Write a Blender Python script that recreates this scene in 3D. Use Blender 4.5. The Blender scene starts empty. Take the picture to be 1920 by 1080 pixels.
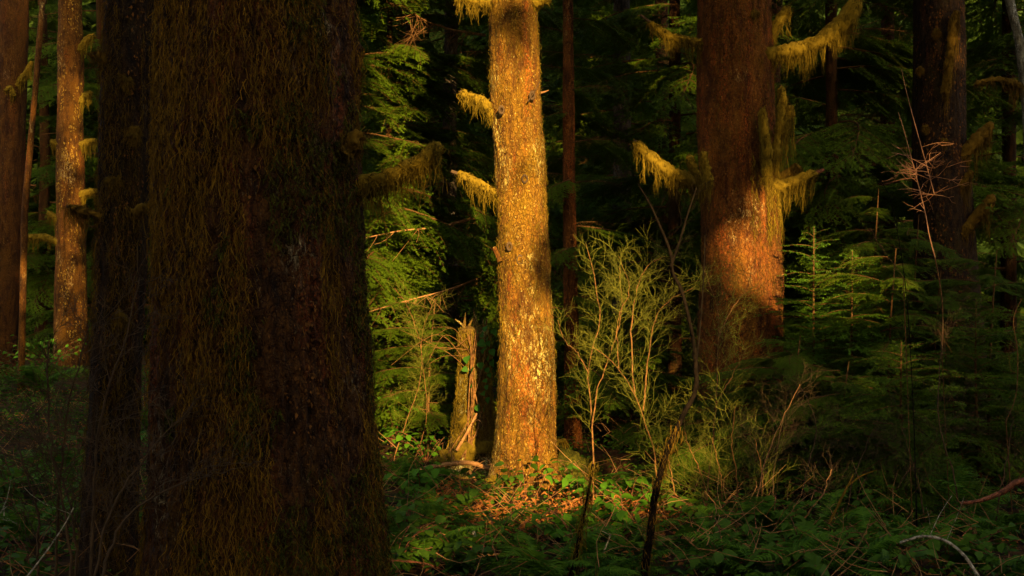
import bpy, math, random
import numpy as np
from mathutils import Vector, Matrix

# ------------------------------------------------------------------ camera, light, exposure
F = 2400.0            # focal length in pixels of the 1920 px wide photograph
CAMZ = 1.65
SUN_AZ = math.radians(12)     # sun stands behind the camera, this far to its right
SUN_EL = math.radians(17)
SC = bpy.context.scene
COL = SC.collection
cd = bpy.data.cameras.new('camera'); cam = bpy.data.objects.new('camera', cd); COL.objects.link(cam)
cam.location = (0, 0, CAMZ); cam.rotation_euler = (math.radians(90), 0, 0)
cd.sensor_width = 36; cd.lens = 45; cd.clip_start = 0.05; cd.clip_end = 500
SC.camera = cam
w = bpy.data.worlds.new('World'); SC.world = w; w.use_nodes = True
wn = w.node_tree
sky = wn.nodes.new('ShaderNodeTexSky'); sky.sky_type = 'NISHITA'; sky.sun_disc = False
sky.sun_elevation = SUN_EL; sky.sun_rotation = math.radians(180) - SUN_AZ
sky.dust_density = 5.0
bg = wn.nodes['Background']; wn.links.new(sky.outputs[0], bg.inputs[0]); bg.inputs[1].default_value = 0.15
sl = bpy.data.lights.new('sun', 'SUN'); sl.energy = 5.0; sl.angle = math.radians(0.5); sl.color = (1.0, 0.73, 0.34)
sun = bpy.data.objects.new('sun', sl); COL.objects.link(sun)
S = Vector((math.sin(SUN_AZ) * math.cos(SUN_EL), -math.cos(SUN_AZ) * math.cos(SUN_EL), math.sin(SUN_EL)))
sun.rotation_euler = S.to_track_quat('Z', 'Y').to_euler(); sun.location = (4, -20, 12)
vs = SC.view_settings
vs.view_transform = 'Standard'; vs.look = 'None'; vs.gamma = 1; vs.exposure = 1.8
SC.cycles.max_bounces = 5; SC.cycles.diffuse_bounces = 3; SC.cycles.transmission_bounces = 2; SC.cycles.glossy_bounces = 2
SC.cycles.use_denoising = True

# ------------------------------------------------------------------ helpers
rng = np.random.default_rng(7)
random.seed(7)
def P(px, py, Y):
    return np.array([(px - 960) / F * Y, Y, CAMZ - (py - 540) / F * Y])

def hash3(i, j, k, seed):
    n = (i * 374761393 + j * 668265263 + k * 2147483647 + seed * 1274126177) & 0xffffffff
    n = ((n ^ (n >> 13)) * 1274126177) & 0xffffffff
    n = ((n ^ (n >> 16)) * 2246822519) & 0xffffffff
    return ((n ^ (n >> 15)) & 0xffffff) / float(0xffffff)
def noise(p, seed=0):
    p = np.asarray(p, float); f = np.floor(p); i = f.astype(np.int64); t = p - f; t = t * t * (3 - 2 * t)
    r = 0
    for a in (0, 1):
        for b in (0, 1):
            for c in (0, 1):
                wgt = (t[..., 0] if a else 1 - t[..., 0]) * (t[..., 1] if b else 1 - t[..., 1]) * (t[..., 2] if c else 1 - t[..., 2])
                r = r + wgt * hash3(i[..., 0] + a, i[..., 1] + b, i[..., 2] + c, seed)
    return r
def fbm(p, o=4, seed=0):
    s, a, n = 0, 1.0, 0
    for k in range(o):
        s = s + a * noise(np.asarray(p) * 2 ** k, seed + k); n += a; a *= .5
    return s / n

class MB:
    def __init__(self): self.v = []; self.l = []; self.t = []; self.m = []; self.n = 0
    def add(self, v, f, mi=0):
        v = np.asarray(v, float).reshape(-1, 3); f = np.asarray(f, np.int64)
        if len(f) == 0: return
        self.v.append(v); self.l.append((f + self.n).ravel())
        self.t.append(np.full(len(f), f.shape[1])); self.m.append(np.full(len(f), mi)); self.n += len(v)
    def mesh(self, name, mats, smooth=True):
        me = bpy.data.meshes.new(name)
        v = np.concatenate(self.v); l = np.concatenate(self.l); t = np.concatenate(self.t); m = np.concatenate(self.m)
        me.vertices.add(len(v)); me.vertices.foreach_set('co', v.astype(np.float32).ravel())
        me.loops.add(len(l)); me.loops.foreach_set('vertex_index', l.astype(np.int32))
        me.polygons.add(len(t)); st = np.concatenate([[0], np.cumsum(t)[:-1]])
        me.polygons.foreach_set('loop_start', st.astype(np.int32))
        me.polygons.foreach_set('material_index', m.astype(np.int32))
        me.polygons.foreach_set('use_smooth', np.full(len(t), smooth))
        for x in (mats if isinstance(mats, (list, tuple)) else [mats]): me.materials.append(x)
        me.update(calc_edges=True)
        return me
    def build(self, name, mats, parent=None, smooth=True, kind=None, world=True):
        me = self.mesh(name, mats, smooth)
        return link(name, me, parent, kind=kind, world=world)
def link(name, me, parent=None, loc=(0, 0, 0), rot=(0, 0, 0), scale=1.0, kind=None, world=False, label=None):
    """link mesh data as an object; with world=True its vertices are in world space"""
    o = bpy.data.objects.new(name, me); COL.objects.link(o)
    if parent is not None:
        o.parent = parent
        if world:
            q = parent; off = Vector((0, 0, 0))
            while q is not None: off += Vector(q.location); q = q.parent
            o.location = -off
        else: o.location = loc
    else: o.location = loc
    if not world:
        o.rotation_euler = rot; o.scale = (scale,) * 3 if np.isscalar(scale) else scale
    if kind: o['kind'] = kind
    if label: o['label'] = label
    return o
def thing(name, label, cat, loc, group=None):
    o = bpy.data.objects.new(name, None); COL.objects.link(o); o.location = tuple(float(x) for x in loc)
    o.empty_display_size = 0.1
    o['label'] = label; o['category'] = cat
    if group: o['group'] = group
    return o
def tag(o, label, cat, group=None):
    o['label'] = label; o['category'] = cat
    if group: o['group'] = group
    return o

def resample(pts, n):
    pts = np.asarray(pts, float)
    d = np.concatenate([[0], np.cumsum(np.linalg.norm(np.diff(pts, axis=0), axis=1))])
    k = len(pts)
    if k > 2:   # Catmull-Rom
        t = np.linspace(0, d[-1], n); out = np.empty((n, 3))
        for j, tt in enumerate(t):
            i = min(max(np.searchsorted(d, tt) - 1, 0), k - 2); u = (tt - d[i]) / max(d[i + 1] - d[i], 1e-9)
            p0, p1, p2, p3 = pts[max(i - 1, 0)], pts[i], pts[i + 1], pts[min(i + 2, k - 1)]
            out[j] = .5 * (2 * p1 + (p2 - p0) * u + (2 * p0 - 5 * p1 + 4 * p2 - p3) * u * u + (3 * p1 - p0 - 3 * p2 + p3) * u ** 3)
        return out
    t = np.linspace(0, d[-1], n)
    return np.stack([np.interp(t, d, pts[:, c]) for c in range(3)], 1)
def frames(pts):
    T = np.gradient(pts, axis=0); T /= np.linalg.norm(T, axis=1)[:, None] + 1e-12
    ref = np.array([0, 0, 1.]) if abs(T[0, 2]) < .9 else np.array([1., 0, 0])
    U = np.empty_like(T); V = np.empty_like(T)
    u = np.cross(T[0], ref); u /= np.linalg.norm(u)
    for i in range(len(T)):
        u = u - T[i] * np.dot(u, T[i]); u /= np.linalg.norm(u) + 1e-12
        U[i] = u; V[i] = np.cross(T[i], u)
    return T, U, V
def tube_grid(n, s, cap=True):
    i = np.arange(n - 1)[:, None]; j = np.arange(s)[None]
    a = i * s + j; b = i * s + (j + 1) % s
    return np.stack([a, b, b + s, a + s], -1).reshape(-1, 4)
def tube(mb, pts, rad, s=5, mi=0, rough=0.0, seed=0):
    pts = np.asarray(pts, float); n = len(pts); rad = np.broadcast_to(np.asarray(rad, float), (n,))
    T, U, V = frames(pts); a = np.linspace(0, 2 * math.pi, s, endpoint=False)
    d = np.cos(a)[None, :, None] * U[:, None] + np.sin(a)[None, :, None] * V[:, None]
    r = rad[:, None, None]
    v = pts[:, None] + d * r
    if rough: v = v + d * (fbm(v * 35 + 3.3, 3, seed)[..., None] - .5) * rough * 2
    mb.add(v, tube_grid(n, s), mi)
    mb.add(v[-1], [list(range(s))] if s > 2 else [], mi)
def perp(d):
    d = np.asarray(d, float); r = rng.normal(size=3); r -= d * np.dot(r, d) / max(np.dot(d, d), 1e-9)
    return r / (np.linalg.norm(r) + 1e-9)

# ------------------------------------------------------------------ procedural materials
def new_mat(name):
    m = bpy.data.materials.new(name); m.use_nodes = True; nt = m.node_tree
    return m, nt, nt.nodes['Principled BSDF'], nt.nodes['Material Output']
class N:
    """tiny node-building helper"""
    def __init__(s, nt): s.nt = nt
    def new(s, t, **k):
        n = s.nt.nodes.new(t)
        for a, b in k.items(): setattr(n, a, b)
        return n
    def put(s, n, i, val):
        if hasattr(val, 'is_output'): s.nt.links.new(val, n.inputs[i])
        else: n.inputs[i].default_value = val
    def coord(s, scale=(1, 1, 1), kind='Object'):
        c = s.new('ShaderNodeTexCoord'); m = s.new('ShaderNodeMapping'); m.inputs['Scale'].default_value = scale
        s.nt.links.new(c.outputs[kind], m.inputs[0]); return m.outputs[0]
    def noise(s, vec, scale, detail=4, rough=.55, dist=0):
        n = s.new('ShaderNodeTexNoise'); s.put(n, 'Vector', vec); n.inputs['Scale'].default_value = scale
        n.inputs['Detail'].default_value = detail; n.inputs['Roughness'].default_value = rough; n.inputs['Distortion'].default_value = dist
        return n.outputs[0]
    def vor(s, vec, scale, feat='F1'):
        n = s.new('ShaderNodeTexVoronoi'); n.feature = feat; s.put(n, 'Vector', vec); n.inputs['Scale'].default_value = scale
        return n.outputs['Distance']
    def ramp(s, fac, a, b):
        n = s.new('ShaderNodeMapRange'); s.put(n, 0, fac); n.inputs[1].default_value = a; n.inputs[2].default_value = b
        n.clamp = True; n.interpolation_type = 'SMOOTHSTEP'; return n.outputs[0]
    def mix(s, fac, a, b):
        n = s.new('ShaderNodeMix'); n.data_type = 'RGBA'
        s.put(n, 0, fac)
        for i, x in ((6, a), (7, b)):
            s.put(n, i, x if hasattr(x, 'is_output') else (*x, 1))
        return n.outputs[2]
    def math(s, op, a, b=0.0):
        n = s.new('ShaderNodeMath', operation=op); s.put(n, 0, a); s.put(n, 1, b); return n.outputs[0]
    def bump(s, h, strength, dist, normal=None):
        n = s.new('ShaderNodeBump'); s.put(n, 'Height', h); n.inputs['Strength'].default_value = strength; n.inputs['Distance'].default_value = dist
        if normal is not None: s.nt.links.new(normal, n.inputs['Normal'])
        return n.outputs[0]
def bark(name, dark, base, red, moss, lichen, k=1.0, moss_amt=.5, red_amt=.5, lich_amt=.5, rough=.9):
    m, nt, b, _ = new_mat(name); n = N(nt)
    v = n.coord(); vz = n.coord((1, 1, .3)); vs_ = n.coord((1, 1, .55))
    big = n.noise(vz, 3.2 * k, 5); med = n.noise(vz, 14 * k, 6, .65, .4); fine = n.noise(vs_, 55 * k, 5, .7)
    c = n.mix(n.ramp(med, .32, .66), dark, base)
    rd = n.math('MULTIPLY', n.ramp(n.noise(n.coord((1, 1, .16)), 6.5 * k, 4), .60 - .16 * red_amt, .74 - .12 * red_amt), n.ramp(fine, .4, .62))
    c = n.mix(rd, c, red)
    ms = n.ramp(n.math('ADD', n.math('MULTIPLY', big, .75), n.math('MULTIPLY', fine, .25)), .68 - .36 * moss_amt, .86 - .36 * moss_amt)
    c = n.mix(ms, c, moss)
    pl = n.ramp(n.noise(vs_, 2.6 * k, 5, .6), .66 - .22 * lich_amt, .80 - .22 * lich_amt)
    fl = n.ramp(n.noise(n.coord((1, 1, .42)), 42 * k, 4, .75, .6), .50, .60)
    c = n.mix(n.math('MULTIPLY', pl, fl), c, lichen)
    fl2 = n.math('MULTIPLY', n.ramp(n.noise(vs_, 70 * k, 2, .6), .64, .72), .15 + .6 * lich_amt)
    c = n.mix(fl2, c, lichen)
    wv = n.new('ShaderNodeVectorMath', operation='MULTIPLY_ADD'); nz = n.new('ShaderNodeTexNoise'); nz.inputs['Scale'].default_value = 14 * k; nz.inputs['Detail'].default_value = 4
    nt.links.new(n.coord(), nz.inputs['Vector']); nt.links.new(nz.outputs['Color'], wv.inputs[0]); wv.inputs[1].default_value = (.07, .07, .05); nt.links.new(n.coord((1, 1, .5)), wv.inputs[2])
    cr = n.ramp(n.vor(wv.outputs[0], 34 * k, 'DISTANCE_TO_EDGE'), 0.0, .14)
    crk = n.math('MULTIPLY', n.math('SUBTRACT', 1.0, cr), n.ramp(n.noise(v, 7 * k, 3), .42, .62))
    c = n.mix(n.math('MULTIPLY', crk, .55), c, dark)
    gr = n.ramp(n.noise(n.coord((1, 1, .6)), 120 * k, 3, .7), .60, .36)
    c = n.mix(n.math('MULTIPLY', gr, .55), c, dark)
    nt.links.new(c, b.inputs['Base Color'])
    h = n.math('ADD', n.math('MULTIPLY', cr, .5), n.math('ADD', n.math('MULTIPLY', med, .7), n.math('MULTIPLY', fine, .55)))
    nt.links.new(n.bump(h, .9, .02), b.inputs['Normal'])
    b.inputs['Roughness'].default_value = rough; b.inputs['Specular IOR Level'].default_value = .12
    return m
def plain(name, c1, c2, scale=20, rough=.85, spec=.15, island=False, bumpd=0.004, stretch=(1, 1, 1)):
    m, nt, b, _ = new_mat(name); n = N(nt)
    f = n.ramp(n.noise(n.coord(stretch), scale, 5, .65), .33, .67)
    if island:
        g = n.new('ShaderNodeNewGeometry'); f = n.math('ADD', n.math('MULTIPLY', f, .4), n.math('MULTIPLY', g.outputs['Random Per Island'], .6))
    c = n.mix(f, c1, c2)
    nt.links.new(c, b.inputs['Base Color']); b.inputs['Roughness'].default_value = rough; b.inputs['Specular IOR Level'].default_value = spec
    if bumpd: nt.links.new(n.bump(n.noise(n.coord(stretch), scale * 2.5, 4), .8, bumpd), b.inputs['Normal'])
    return m
def leafy(name, c1, c2, trans=.35, rough=.55, spec=.2, obj_random=False):
    m, nt, b, out = new_mat(name); n = N(nt)
    g = n.new('ShaderNodeNewGeometry'); f = g.outputs['Random Per Island']
    if obj_random:
        oi = n.new('ShaderNodeObjectInfo'); f = n.math('ADD', n.math('MULTIPLY', f, .5), n.math('MULTIPLY', oi.outputs['Random'], .5))
    f = n.math('ADD', n.math('MULTIPLY', f, .7), n.math('MULTIPLY', n.noise(n.coord(), 9, 3), .3))
    c = n.mix(f, c1, c2)
    nt.links.new(c, b.inputs['Base Color']); b.inputs['Roughness'].default_value = rough; b.inputs['Specular IOR Level'].default_value = spec
    t = n.new('ShaderNodeBsdfTranslucent'); nt.links.new(c, t.inputs[0])
    mx = n.new('ShaderNodeMixShader'); mx.inputs[0].default_value = trans
    nt.links.new(b.outputs[0], mx.inputs[1]); nt.links.new(t.outputs[0], mx.inputs[2]); nt.links.new(mx.outputs[0], out.inputs[0])
    return m

M = {}
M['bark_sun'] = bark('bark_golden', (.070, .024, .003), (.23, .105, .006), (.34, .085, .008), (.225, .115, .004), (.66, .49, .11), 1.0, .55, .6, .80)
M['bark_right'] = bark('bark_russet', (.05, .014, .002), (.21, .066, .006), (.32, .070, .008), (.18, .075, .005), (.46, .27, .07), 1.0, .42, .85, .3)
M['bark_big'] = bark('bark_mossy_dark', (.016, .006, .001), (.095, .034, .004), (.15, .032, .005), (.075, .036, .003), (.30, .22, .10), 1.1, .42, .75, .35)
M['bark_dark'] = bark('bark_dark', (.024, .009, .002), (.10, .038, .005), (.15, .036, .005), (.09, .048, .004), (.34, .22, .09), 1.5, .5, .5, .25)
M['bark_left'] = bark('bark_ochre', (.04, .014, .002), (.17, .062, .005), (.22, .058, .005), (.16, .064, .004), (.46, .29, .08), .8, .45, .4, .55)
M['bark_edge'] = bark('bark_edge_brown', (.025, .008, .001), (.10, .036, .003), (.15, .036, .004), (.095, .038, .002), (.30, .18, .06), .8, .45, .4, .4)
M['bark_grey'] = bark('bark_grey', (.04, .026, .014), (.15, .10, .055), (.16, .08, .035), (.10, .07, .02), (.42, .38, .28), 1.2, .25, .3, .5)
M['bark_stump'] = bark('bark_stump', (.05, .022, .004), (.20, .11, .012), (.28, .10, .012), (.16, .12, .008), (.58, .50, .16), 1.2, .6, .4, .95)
M['bark_pale'] = bark('bark_pale', (.06, .045, .02), (.30, .25, .14), (.22, .12, .05), (.12, .10, .02), (.65, .60, .45), 2.0, .2, .2, .9)
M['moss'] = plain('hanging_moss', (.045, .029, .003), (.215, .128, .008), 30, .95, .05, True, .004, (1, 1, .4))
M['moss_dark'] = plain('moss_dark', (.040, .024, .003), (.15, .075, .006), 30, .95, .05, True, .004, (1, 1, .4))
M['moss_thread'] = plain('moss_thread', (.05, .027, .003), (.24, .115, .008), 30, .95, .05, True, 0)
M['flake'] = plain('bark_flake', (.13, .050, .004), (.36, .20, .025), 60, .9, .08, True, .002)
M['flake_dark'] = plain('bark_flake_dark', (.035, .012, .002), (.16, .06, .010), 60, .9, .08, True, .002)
M['moss_green'] = plain('moss_green', (.016, .018, .002), (.075, .062, .005), 40, .95, .05, False, .01)
M['twig'] = plain('dry_twig', (.16, .065, .02), (.36, .17, .05), 30, .8, .1, True, .001)
M['twig_dark'] = plain('dark_twig', (.035, .02, .009), (.10, .055, .02), 30, .8, .1, True, .001)
M['bark_shaded'] = plain('shade_darkened_bark', (.003, .002, .001), (.010, .006, .003), 25, .95, .03, False, .003)  # albedo dropped this low to stand in for canopy shade on the stems
M['twig_limb'] = plain('hemlock_limb', (.035, .017, .006), (.15, .065, .016), 30, .85, .08, True, .001)
M['twig_fan'] = plain('pinkish_twig', (.20, .075, .025), (.46, .21, .09), 30, .8, .1, True, 0)
M['twig_shrub'] = plain('shrub_stem', (.07, .030, .008), (.22, .095, .022), 30, .8, .1, False, .001)
M['twig_green'] = plain('green_twig', (.055, .065, .005), (.22, .19, .018), 30, .7, .1, True, 0)
M['twig_pale'] = plain('bleached_twig', (.06, .045, .02), (.42, .33, .20), 45, .8, .08, False, .006)
M['twig_red'] = plain('reddish_branch', (.05, .018, .008), (.26, .085, .035), 40, .85, .1, False, .008)
M['needle'] = leafy('hemlock_needles', (.030, .068, .003), (.14, .195, .006), .45, .6, .12, True)
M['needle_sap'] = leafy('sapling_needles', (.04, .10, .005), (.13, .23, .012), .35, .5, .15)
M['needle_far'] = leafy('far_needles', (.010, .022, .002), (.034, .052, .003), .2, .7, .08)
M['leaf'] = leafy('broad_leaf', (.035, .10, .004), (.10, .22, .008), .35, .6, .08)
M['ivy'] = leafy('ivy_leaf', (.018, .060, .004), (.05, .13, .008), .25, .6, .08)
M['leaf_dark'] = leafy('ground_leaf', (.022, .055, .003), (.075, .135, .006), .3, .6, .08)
M['fern'] = leafy('fern_frond', (.03, .08, .004), (.09, .17, .007), .35, .6, .08)
M['dead'] = leafy('dead_leaf', (.17, .055, .012), (.42, .15, .03), .25, .8, .05)
M['litter'] = plain('forest_floor', (.022, .012, .005), (.10, .045, .014), 14, .95, .05, False, .02)

# ------------------------------------------------------------------ where the added crowns are cut for the sun
su, cu, se, ce = math.sin(SUN_AZ), math.cos(SUN_AZ), math.sin(SUN_EL), math.cos(SUN_EL)
def uv(p):
    """the two coordinates across the sun's rays"""
    p = np.asarray(p, float); X, Y, Z = p[..., 0], p[..., 1], p[..., 2]
    return X * cu + Y * su, Z * ce - (X * su - Y * cu) * se
GAPS = []   # cuts in the unseen crowns that place the sun patches: (u, v, ru, rv, clearness)
def gap(px0, py0, px1, py1, Y, clear, grow=0.0):
    (u0, v0), (u1, v1) = uv(P(px0, py1, Y)), uv(P(px1, py0, Y))
    clear = 1 + math.log(min(max(clear, .02), .9999)) / 8.0     # wanted share of the sun -> share of sprays left out
    GAPS.append(((u0 + u1) / 2, (v0 + v1) / 2, abs(u1 - u0) / 2 + grow, abs(v1 - v0) / 2 + grow, clear))
gap(900, 560, 1065, 970, 12, 1.0, .10)
gap(905, 10, 1045, 240, 12, .75, .06)
gap(910, 220, 1050, 570, 12, .58, .06)
gap(665, 380, 830, 720, 15.5, .95, .05)
gap(665, 660, 860, 920, 15, .85)
gap(665, 0, 900, 400, 16, .6)
gap(845, 590, 930, 880, 13.3, 1.0, .06)
gap(845, 160, 930, 390, 12, .9)
gap(1385, 365, 1495, 550, 12.7, 1.0, .08)
gap(1175, 245, 1330, 360, 12.6, .85)
gap(1190, 10, 1320, 110, 12.6, .4)
gap(1440, 0, 1620, 130, 12.6, .07)
gap(1310, 420, 1480, 600, 12.7, .20)
gap(1440, 290, 1560, 400, 12.6, .5)
gap(1425, 150, 1490, 330, 12.5, .16)
gap(1495, 400, 1660, 640, 12.3, .95)
gap(1070, 440, 1440, 780, 10, .38)
gap(1075, 450, 1310, 700, 9.7, .38)
gap(1220, 740, 1460, 960, 10, .7)
gap(1050, 775, 1100, 865, 14.5, .95, .04)
gap(1050, 60, 1095, 700, 14.5, .22)
gap(1670, 190, 1830, 490, 12, .5)
gap(860, 900, 1210, 1040, 10.8, .55)
gap(720, 960, 1240, 1080, 8.2, .10)
gap(105, 140, 165, 640, 28, .16)
gap(40, 620, 175, 700, 24, .5)
gap(1500, 960, 1760, 1080, 8, .06)
gap(690, 250, 845, 380, 6, .7)
gap(1030, 0, 1320, 420, 20, .12)
gap(1480, 60, 1720, 450, 18, .10)
gap(1480, 620, 1800, 900, 11.5, .08)
gap(1050, 920, 1215, 1015, 10.6, .9)
gap(1000, 560, 1065, 720, 12, 1.0, .06)
def clearness(p):
    u, v = uv(p); c = np.zeros(np.shape(u))
    for (a, b, ru, rv, k) in GAPS:
        d = np.maximum(np.abs(u - a) / ru, np.abs(v - b) / rv)
        c = np.maximum(c, k * (d < 1.0))
    return c

# ------------------------------------------------------------------ ground
def gz(x, y):
    x = np.asarray(x, float); y = np.asarray(y, float)
    q = np.stack([x * .55, y * .55, x * 0], -1)
    z = -.24 * np.exp(-((y - 12) / 4.0) ** 2 - (x / 9.) ** 2) + (fbm(q, 3, 5) - .5) * .22
    z = z + .12 * np.exp(-(((x - .95) / .55) ** 2 + ((y - 13.6) / .5) ** 2)) + .05 * np.exp(-(((x - .1) / .7) ** 2 + ((y - 11.9) / .5) ** 2))
    return z
def build_ground():
    xs = np.concatenate([np.linspace(-120, -16, 14)[:-1], np.linspace(-16, 16, 230), np.linspace(16, 120, 14)[1:]])
    ys = np.concatenate([np.linspace(-60, 1, 12)[:-1], np.linspace(1, 20, 230), np.linspace(20, 160, 30)[1:]])
    X, Y = np.meshgrid(xs, ys); Z = gz(X, Y) + (fbm(np.stack([X * 5, Y * 5, X * 0], -1), 3, 9) - .5) * .07
    nx, ny = len(xs), len(ys)
    i = np.arange(ny - 1)[:, None] * nx + np.arange(nx - 1)[None]
    mb = MB(); mb.add(np.stack([X, Y, Z], -1), np.stack([i, i + 1, i + 1 + nx, i + nx], -1).reshape(-1, 4))
    m, nt, b, _ = new_mat('forest_soil'); n = N(nt); v = n.coord()
    c = n.mix(n.ramp(n.noise(v, 5, 6), .35, .65), (.018, .010, .004), (.085, .036, .010))
    c = n.mix(n.ramp(n.noise(v, 1.3, 5, .7), .50, .62), c, (.030, .042, .006))
    nt.links.new(c, b.inputs[0]); b.inputs['Roughness'].default_value = .95; b.inputs['Specular IOR Level'].default_value = .05
    nt.links.new(n.bump(n.noise(v, 30, 6, .7), 1.0, .04), b.inputs['Normal'])
    o = mb.build('ground', m); o['kind'] = 'structure'
build_ground()

# ------------------------------------------------------------------ trunks
def trunk_mesh(parent, prof, Y, mat, top, disp=.012, ring=.02, seg=96, seed=0, flare=.25, name='trunk', lobes=5, over=.3):
    """prof: (centre px, row px, half width px) rows of the photograph at depth Y; goes on upwards to height top"""
    prof = sorted(prof, key=lambda r: -r[1])
    z = np.array([CAMZ - (r[1] - 540) / F * Y for r in prof]); x = np.array([(r[0] - 960) / F * Y for r in prof]); r = np.array([r[2] / F * Y for r in prof])
    bx = float(x[0]); zb = float(gz(bx, Y)) - .25
    ztop = z[-1] + over
    zs = np.arange(min(zb, z[0]), ztop, ring)
    zs2 = np.arange(ztop, max(top, ztop + .1), .4)
    zz = np.concatenate([zs, zs2])
    slope = (x[-1] - x[0]) / max(z[-1] - z[0], .1)
    xx = np.interp(zz, z, x); up = zz > z[-1]; xx[up] = x[-1] + slope * (zz[up] - z[-1])
    rr = np.interp(zz, z, r)
    rr[up] = r[-1] * np.clip(1 - (zz[up] - z[-1]) / (top + 2 - z[-1]), .05, 1)
    low = zz < z[0]
    ks = np.array([.05, .1, .2, .4, .2, .1, .05]);
    if len(zz) > 20: pass
    rr = rr * (1 + flare * np.exp(-np.clip(zz - (zb + .25), 0, None) / .22))
    a = np.linspace(0, 2 * math.pi, seg, endpoint=False)
    A, Z = np.meshgrid(a, zz); R = np.repeat(rr[:, None], seg, 1)
    q = np.stack([np.cos(A) * R, np.sin(A) * R, Z], -1)
    lob = 1 + .16 * flare * 4 * np.exp(-np.clip(Z - zb - .2, 0, None) / .3) * (np.cos(A * lobes + seed + 1.5 * np.sin(A)) * .5)
    d = (fbm(q * np.array([2.2, 2.2, .9]) + seed, 3, seed) - .5) * R * .28            # slow swellings
    pl = fbm(q * np.array([16, 16, 6.]) + seed * 3.1, 4, seed + 11)                    # plates and furrows
    d = d + (np.abs(pl - .5) * -3.0 + .5) * disp + (noise(q * np.array([60, 60, 26.]), seed + 4) - .5) * disp * .9
    R2 = R * lob + d
    V = np.stack([np.cos(A) * R2 + xx[:, None], np.sin(A) * R2 + Y, Z], -1)
    mb = MB(); mb.add(V, tube_grid(len(zz), seg)); mb.add(V[-1], [list(range(seg))])
    o = mb.build(name, mat, parent)
    def surf(zq, ang, extra=0.0):     # a point on the bark
        i = int(np.clip(np.searchsorted(zz, zq), 0, len(zz) - 1)); j = int(round(ang / (2 * math.pi) * seg)) % seg
        rad = R2[i, j] + extra
        return np.array([math.cos(ang) * rad + xx[i], math.sin(ang) * rad + Y, zq])
    return o, surf
def tree(name, label, prof, Y, group=None):
    prof = sorted(prof, key=lambda r: -r[1]); bx = (prof[0][0] - 960) / F * Y
    return thing(name, label, 'tree', (bx, Y, float(gz(bx, Y))), group)

def ribbons(mb, start, end, wid, mi=0, sag=.0, nseg=3, curl=.004):
    """many thin hanging strands at once"""
    start = np.asarray(start); end = np.asarray(end); n = len(start)
    t = np.linspace(0, 1, nseg + 1)[None, :, None]
    p = start[:, None] * (1 - t) + end[:, None] * t
    p = p + rng.normal(size=p.shape) * curl * np.clip(t * 3, 0, 1)
    ang = rng.uniform(0, math.pi, n)
    side = np.stack([np.cos(ang), np.sin(ang), np.zeros(n)], -1)[:, None] * (np.asarray(wid).reshape(-1, 1, 1) * .5) * (1 - .75 * t)
    v = np.stack([p - side, p + side], 2).reshape(-1, 3)
    base = (np.arange(n) * (nseg + 1) * 2)[:, None] + np.arange(nseg)[None] * 2
    f = np.stack([base, base + 1, base + 3, base + 2], -1).reshape(-1, 4)
    mb.add(v, f, mi)

def moss_branch(tr, pts, r0, r1, hang, mat='moss', wood='twig_dark', tip=False, dens=1.0, sleeve=1.0):
    """a short limb wrapped in a sleeve of moss with tassels; pts in world space, root first"""
    n = max(10, int(12 * len(pts)))
    c = resample(pts, n); L = np.sum(np.linalg.norm(np.diff(c, axis=0), axis=1)); t = np.linspace(0, 1, n)
    b = MB(); tube(b, c, np.interp(t, [0, 1], [r0 * .55, r1 * .35]), 7)
    bo = b.build('branch', M[wood], tr)
    mm = MB(); k = n if not tip else int(n * .86)
    cm = resample(c[:k], max(24, int(L / .02))); tm = np.linspace(0, 1, len(cm))
    rad = np.interp(tm, [0, .6, .93, 1], [r0, (r0 + r1) / 2, r1, r1 * .35]) * sleeve
    rad = rad * .80 * (.7 + .6 * fbm(cm * 11 + 5, 3, 3))
    tube(mm, cm, rad, 16, 0, rough=.028, seed=4)
    ntuft = max(6, int(L / .016 * dens)); hang = hang * 1.5; S0 = []; E0 = []
    for i in range(ntuft):
        tt = rng.uniform(0, 1); cc = cm[int(tt * (len(cm) - 1))]; rr = rad[int(tt * (len(cm) - 1))]
        hl = hang * (.08 + 1.0 * rng.random() ** 2.4) * (1.0 if tt < .9 else 1.1)
        tip_p = cc + np.array([rng.normal() * .02, rng.normal() * .03, -rr - hl])
        for j in range(16):
            a = rng.uniform(math.pi * .8, 2.2 * math.pi); s = cc + np.array([rng.normal() * .024, math.cos(a) * rr * 1.05, math.sin(a) * rr * .8 + rr * .2])
            S0.append(s); E0.append(tip_p + rng.normal(size=3) * np.array([.016, .018, .025]) + np.array([0, 0, rng.random() ** 1.5 * hl * .85]))
    # fur on the upper side
    for i in range(int(L * 420 * dens)):
        tt = rng.uniform(0, 1); q = int(tt * (len(cm) - 1)); a = rng.uniform(0, 2 * math.pi); rr = rad[q]
        s = cm[q] + np.array([rng.normal() * .02, math.cos(a) * rr, math.sin(a) * rr])
        S0.append(s); E0.append(s + np.array([rng.normal() * .012, math.cos(a) * .022, math.sin(a) * .016 - .012]))
    ribbons(mm, S0, E0, rng.uniform(.003, .009, len(S0)) * max(1, float(cm[0][1]) / 14), 0, nseg=4, curl=.009)
    mm.build('moss', M[mat], bo, kind='stuff')
    return bo
def px_path(pts, Y, dy=0.0):
    n = len(pts); return [P(a, b, Y + dy * i / max(n - 1, 1)) for i, (a, b) in enumerate(pts)]
def stub(tr, pts, r0, r1, mat='twig', name='spur'):
    b = MB(); c = resample(pts, 7); tube(b, c, np.linspace(r0, r1, 7), 6, 0, rough=r0 * .3); return b.build(name, M[mat], tr)
def ring_p(a, z, k, kz): return np.stack([np.cos(a) * k, np.sin(a) * k, z * kz], -1)
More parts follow.
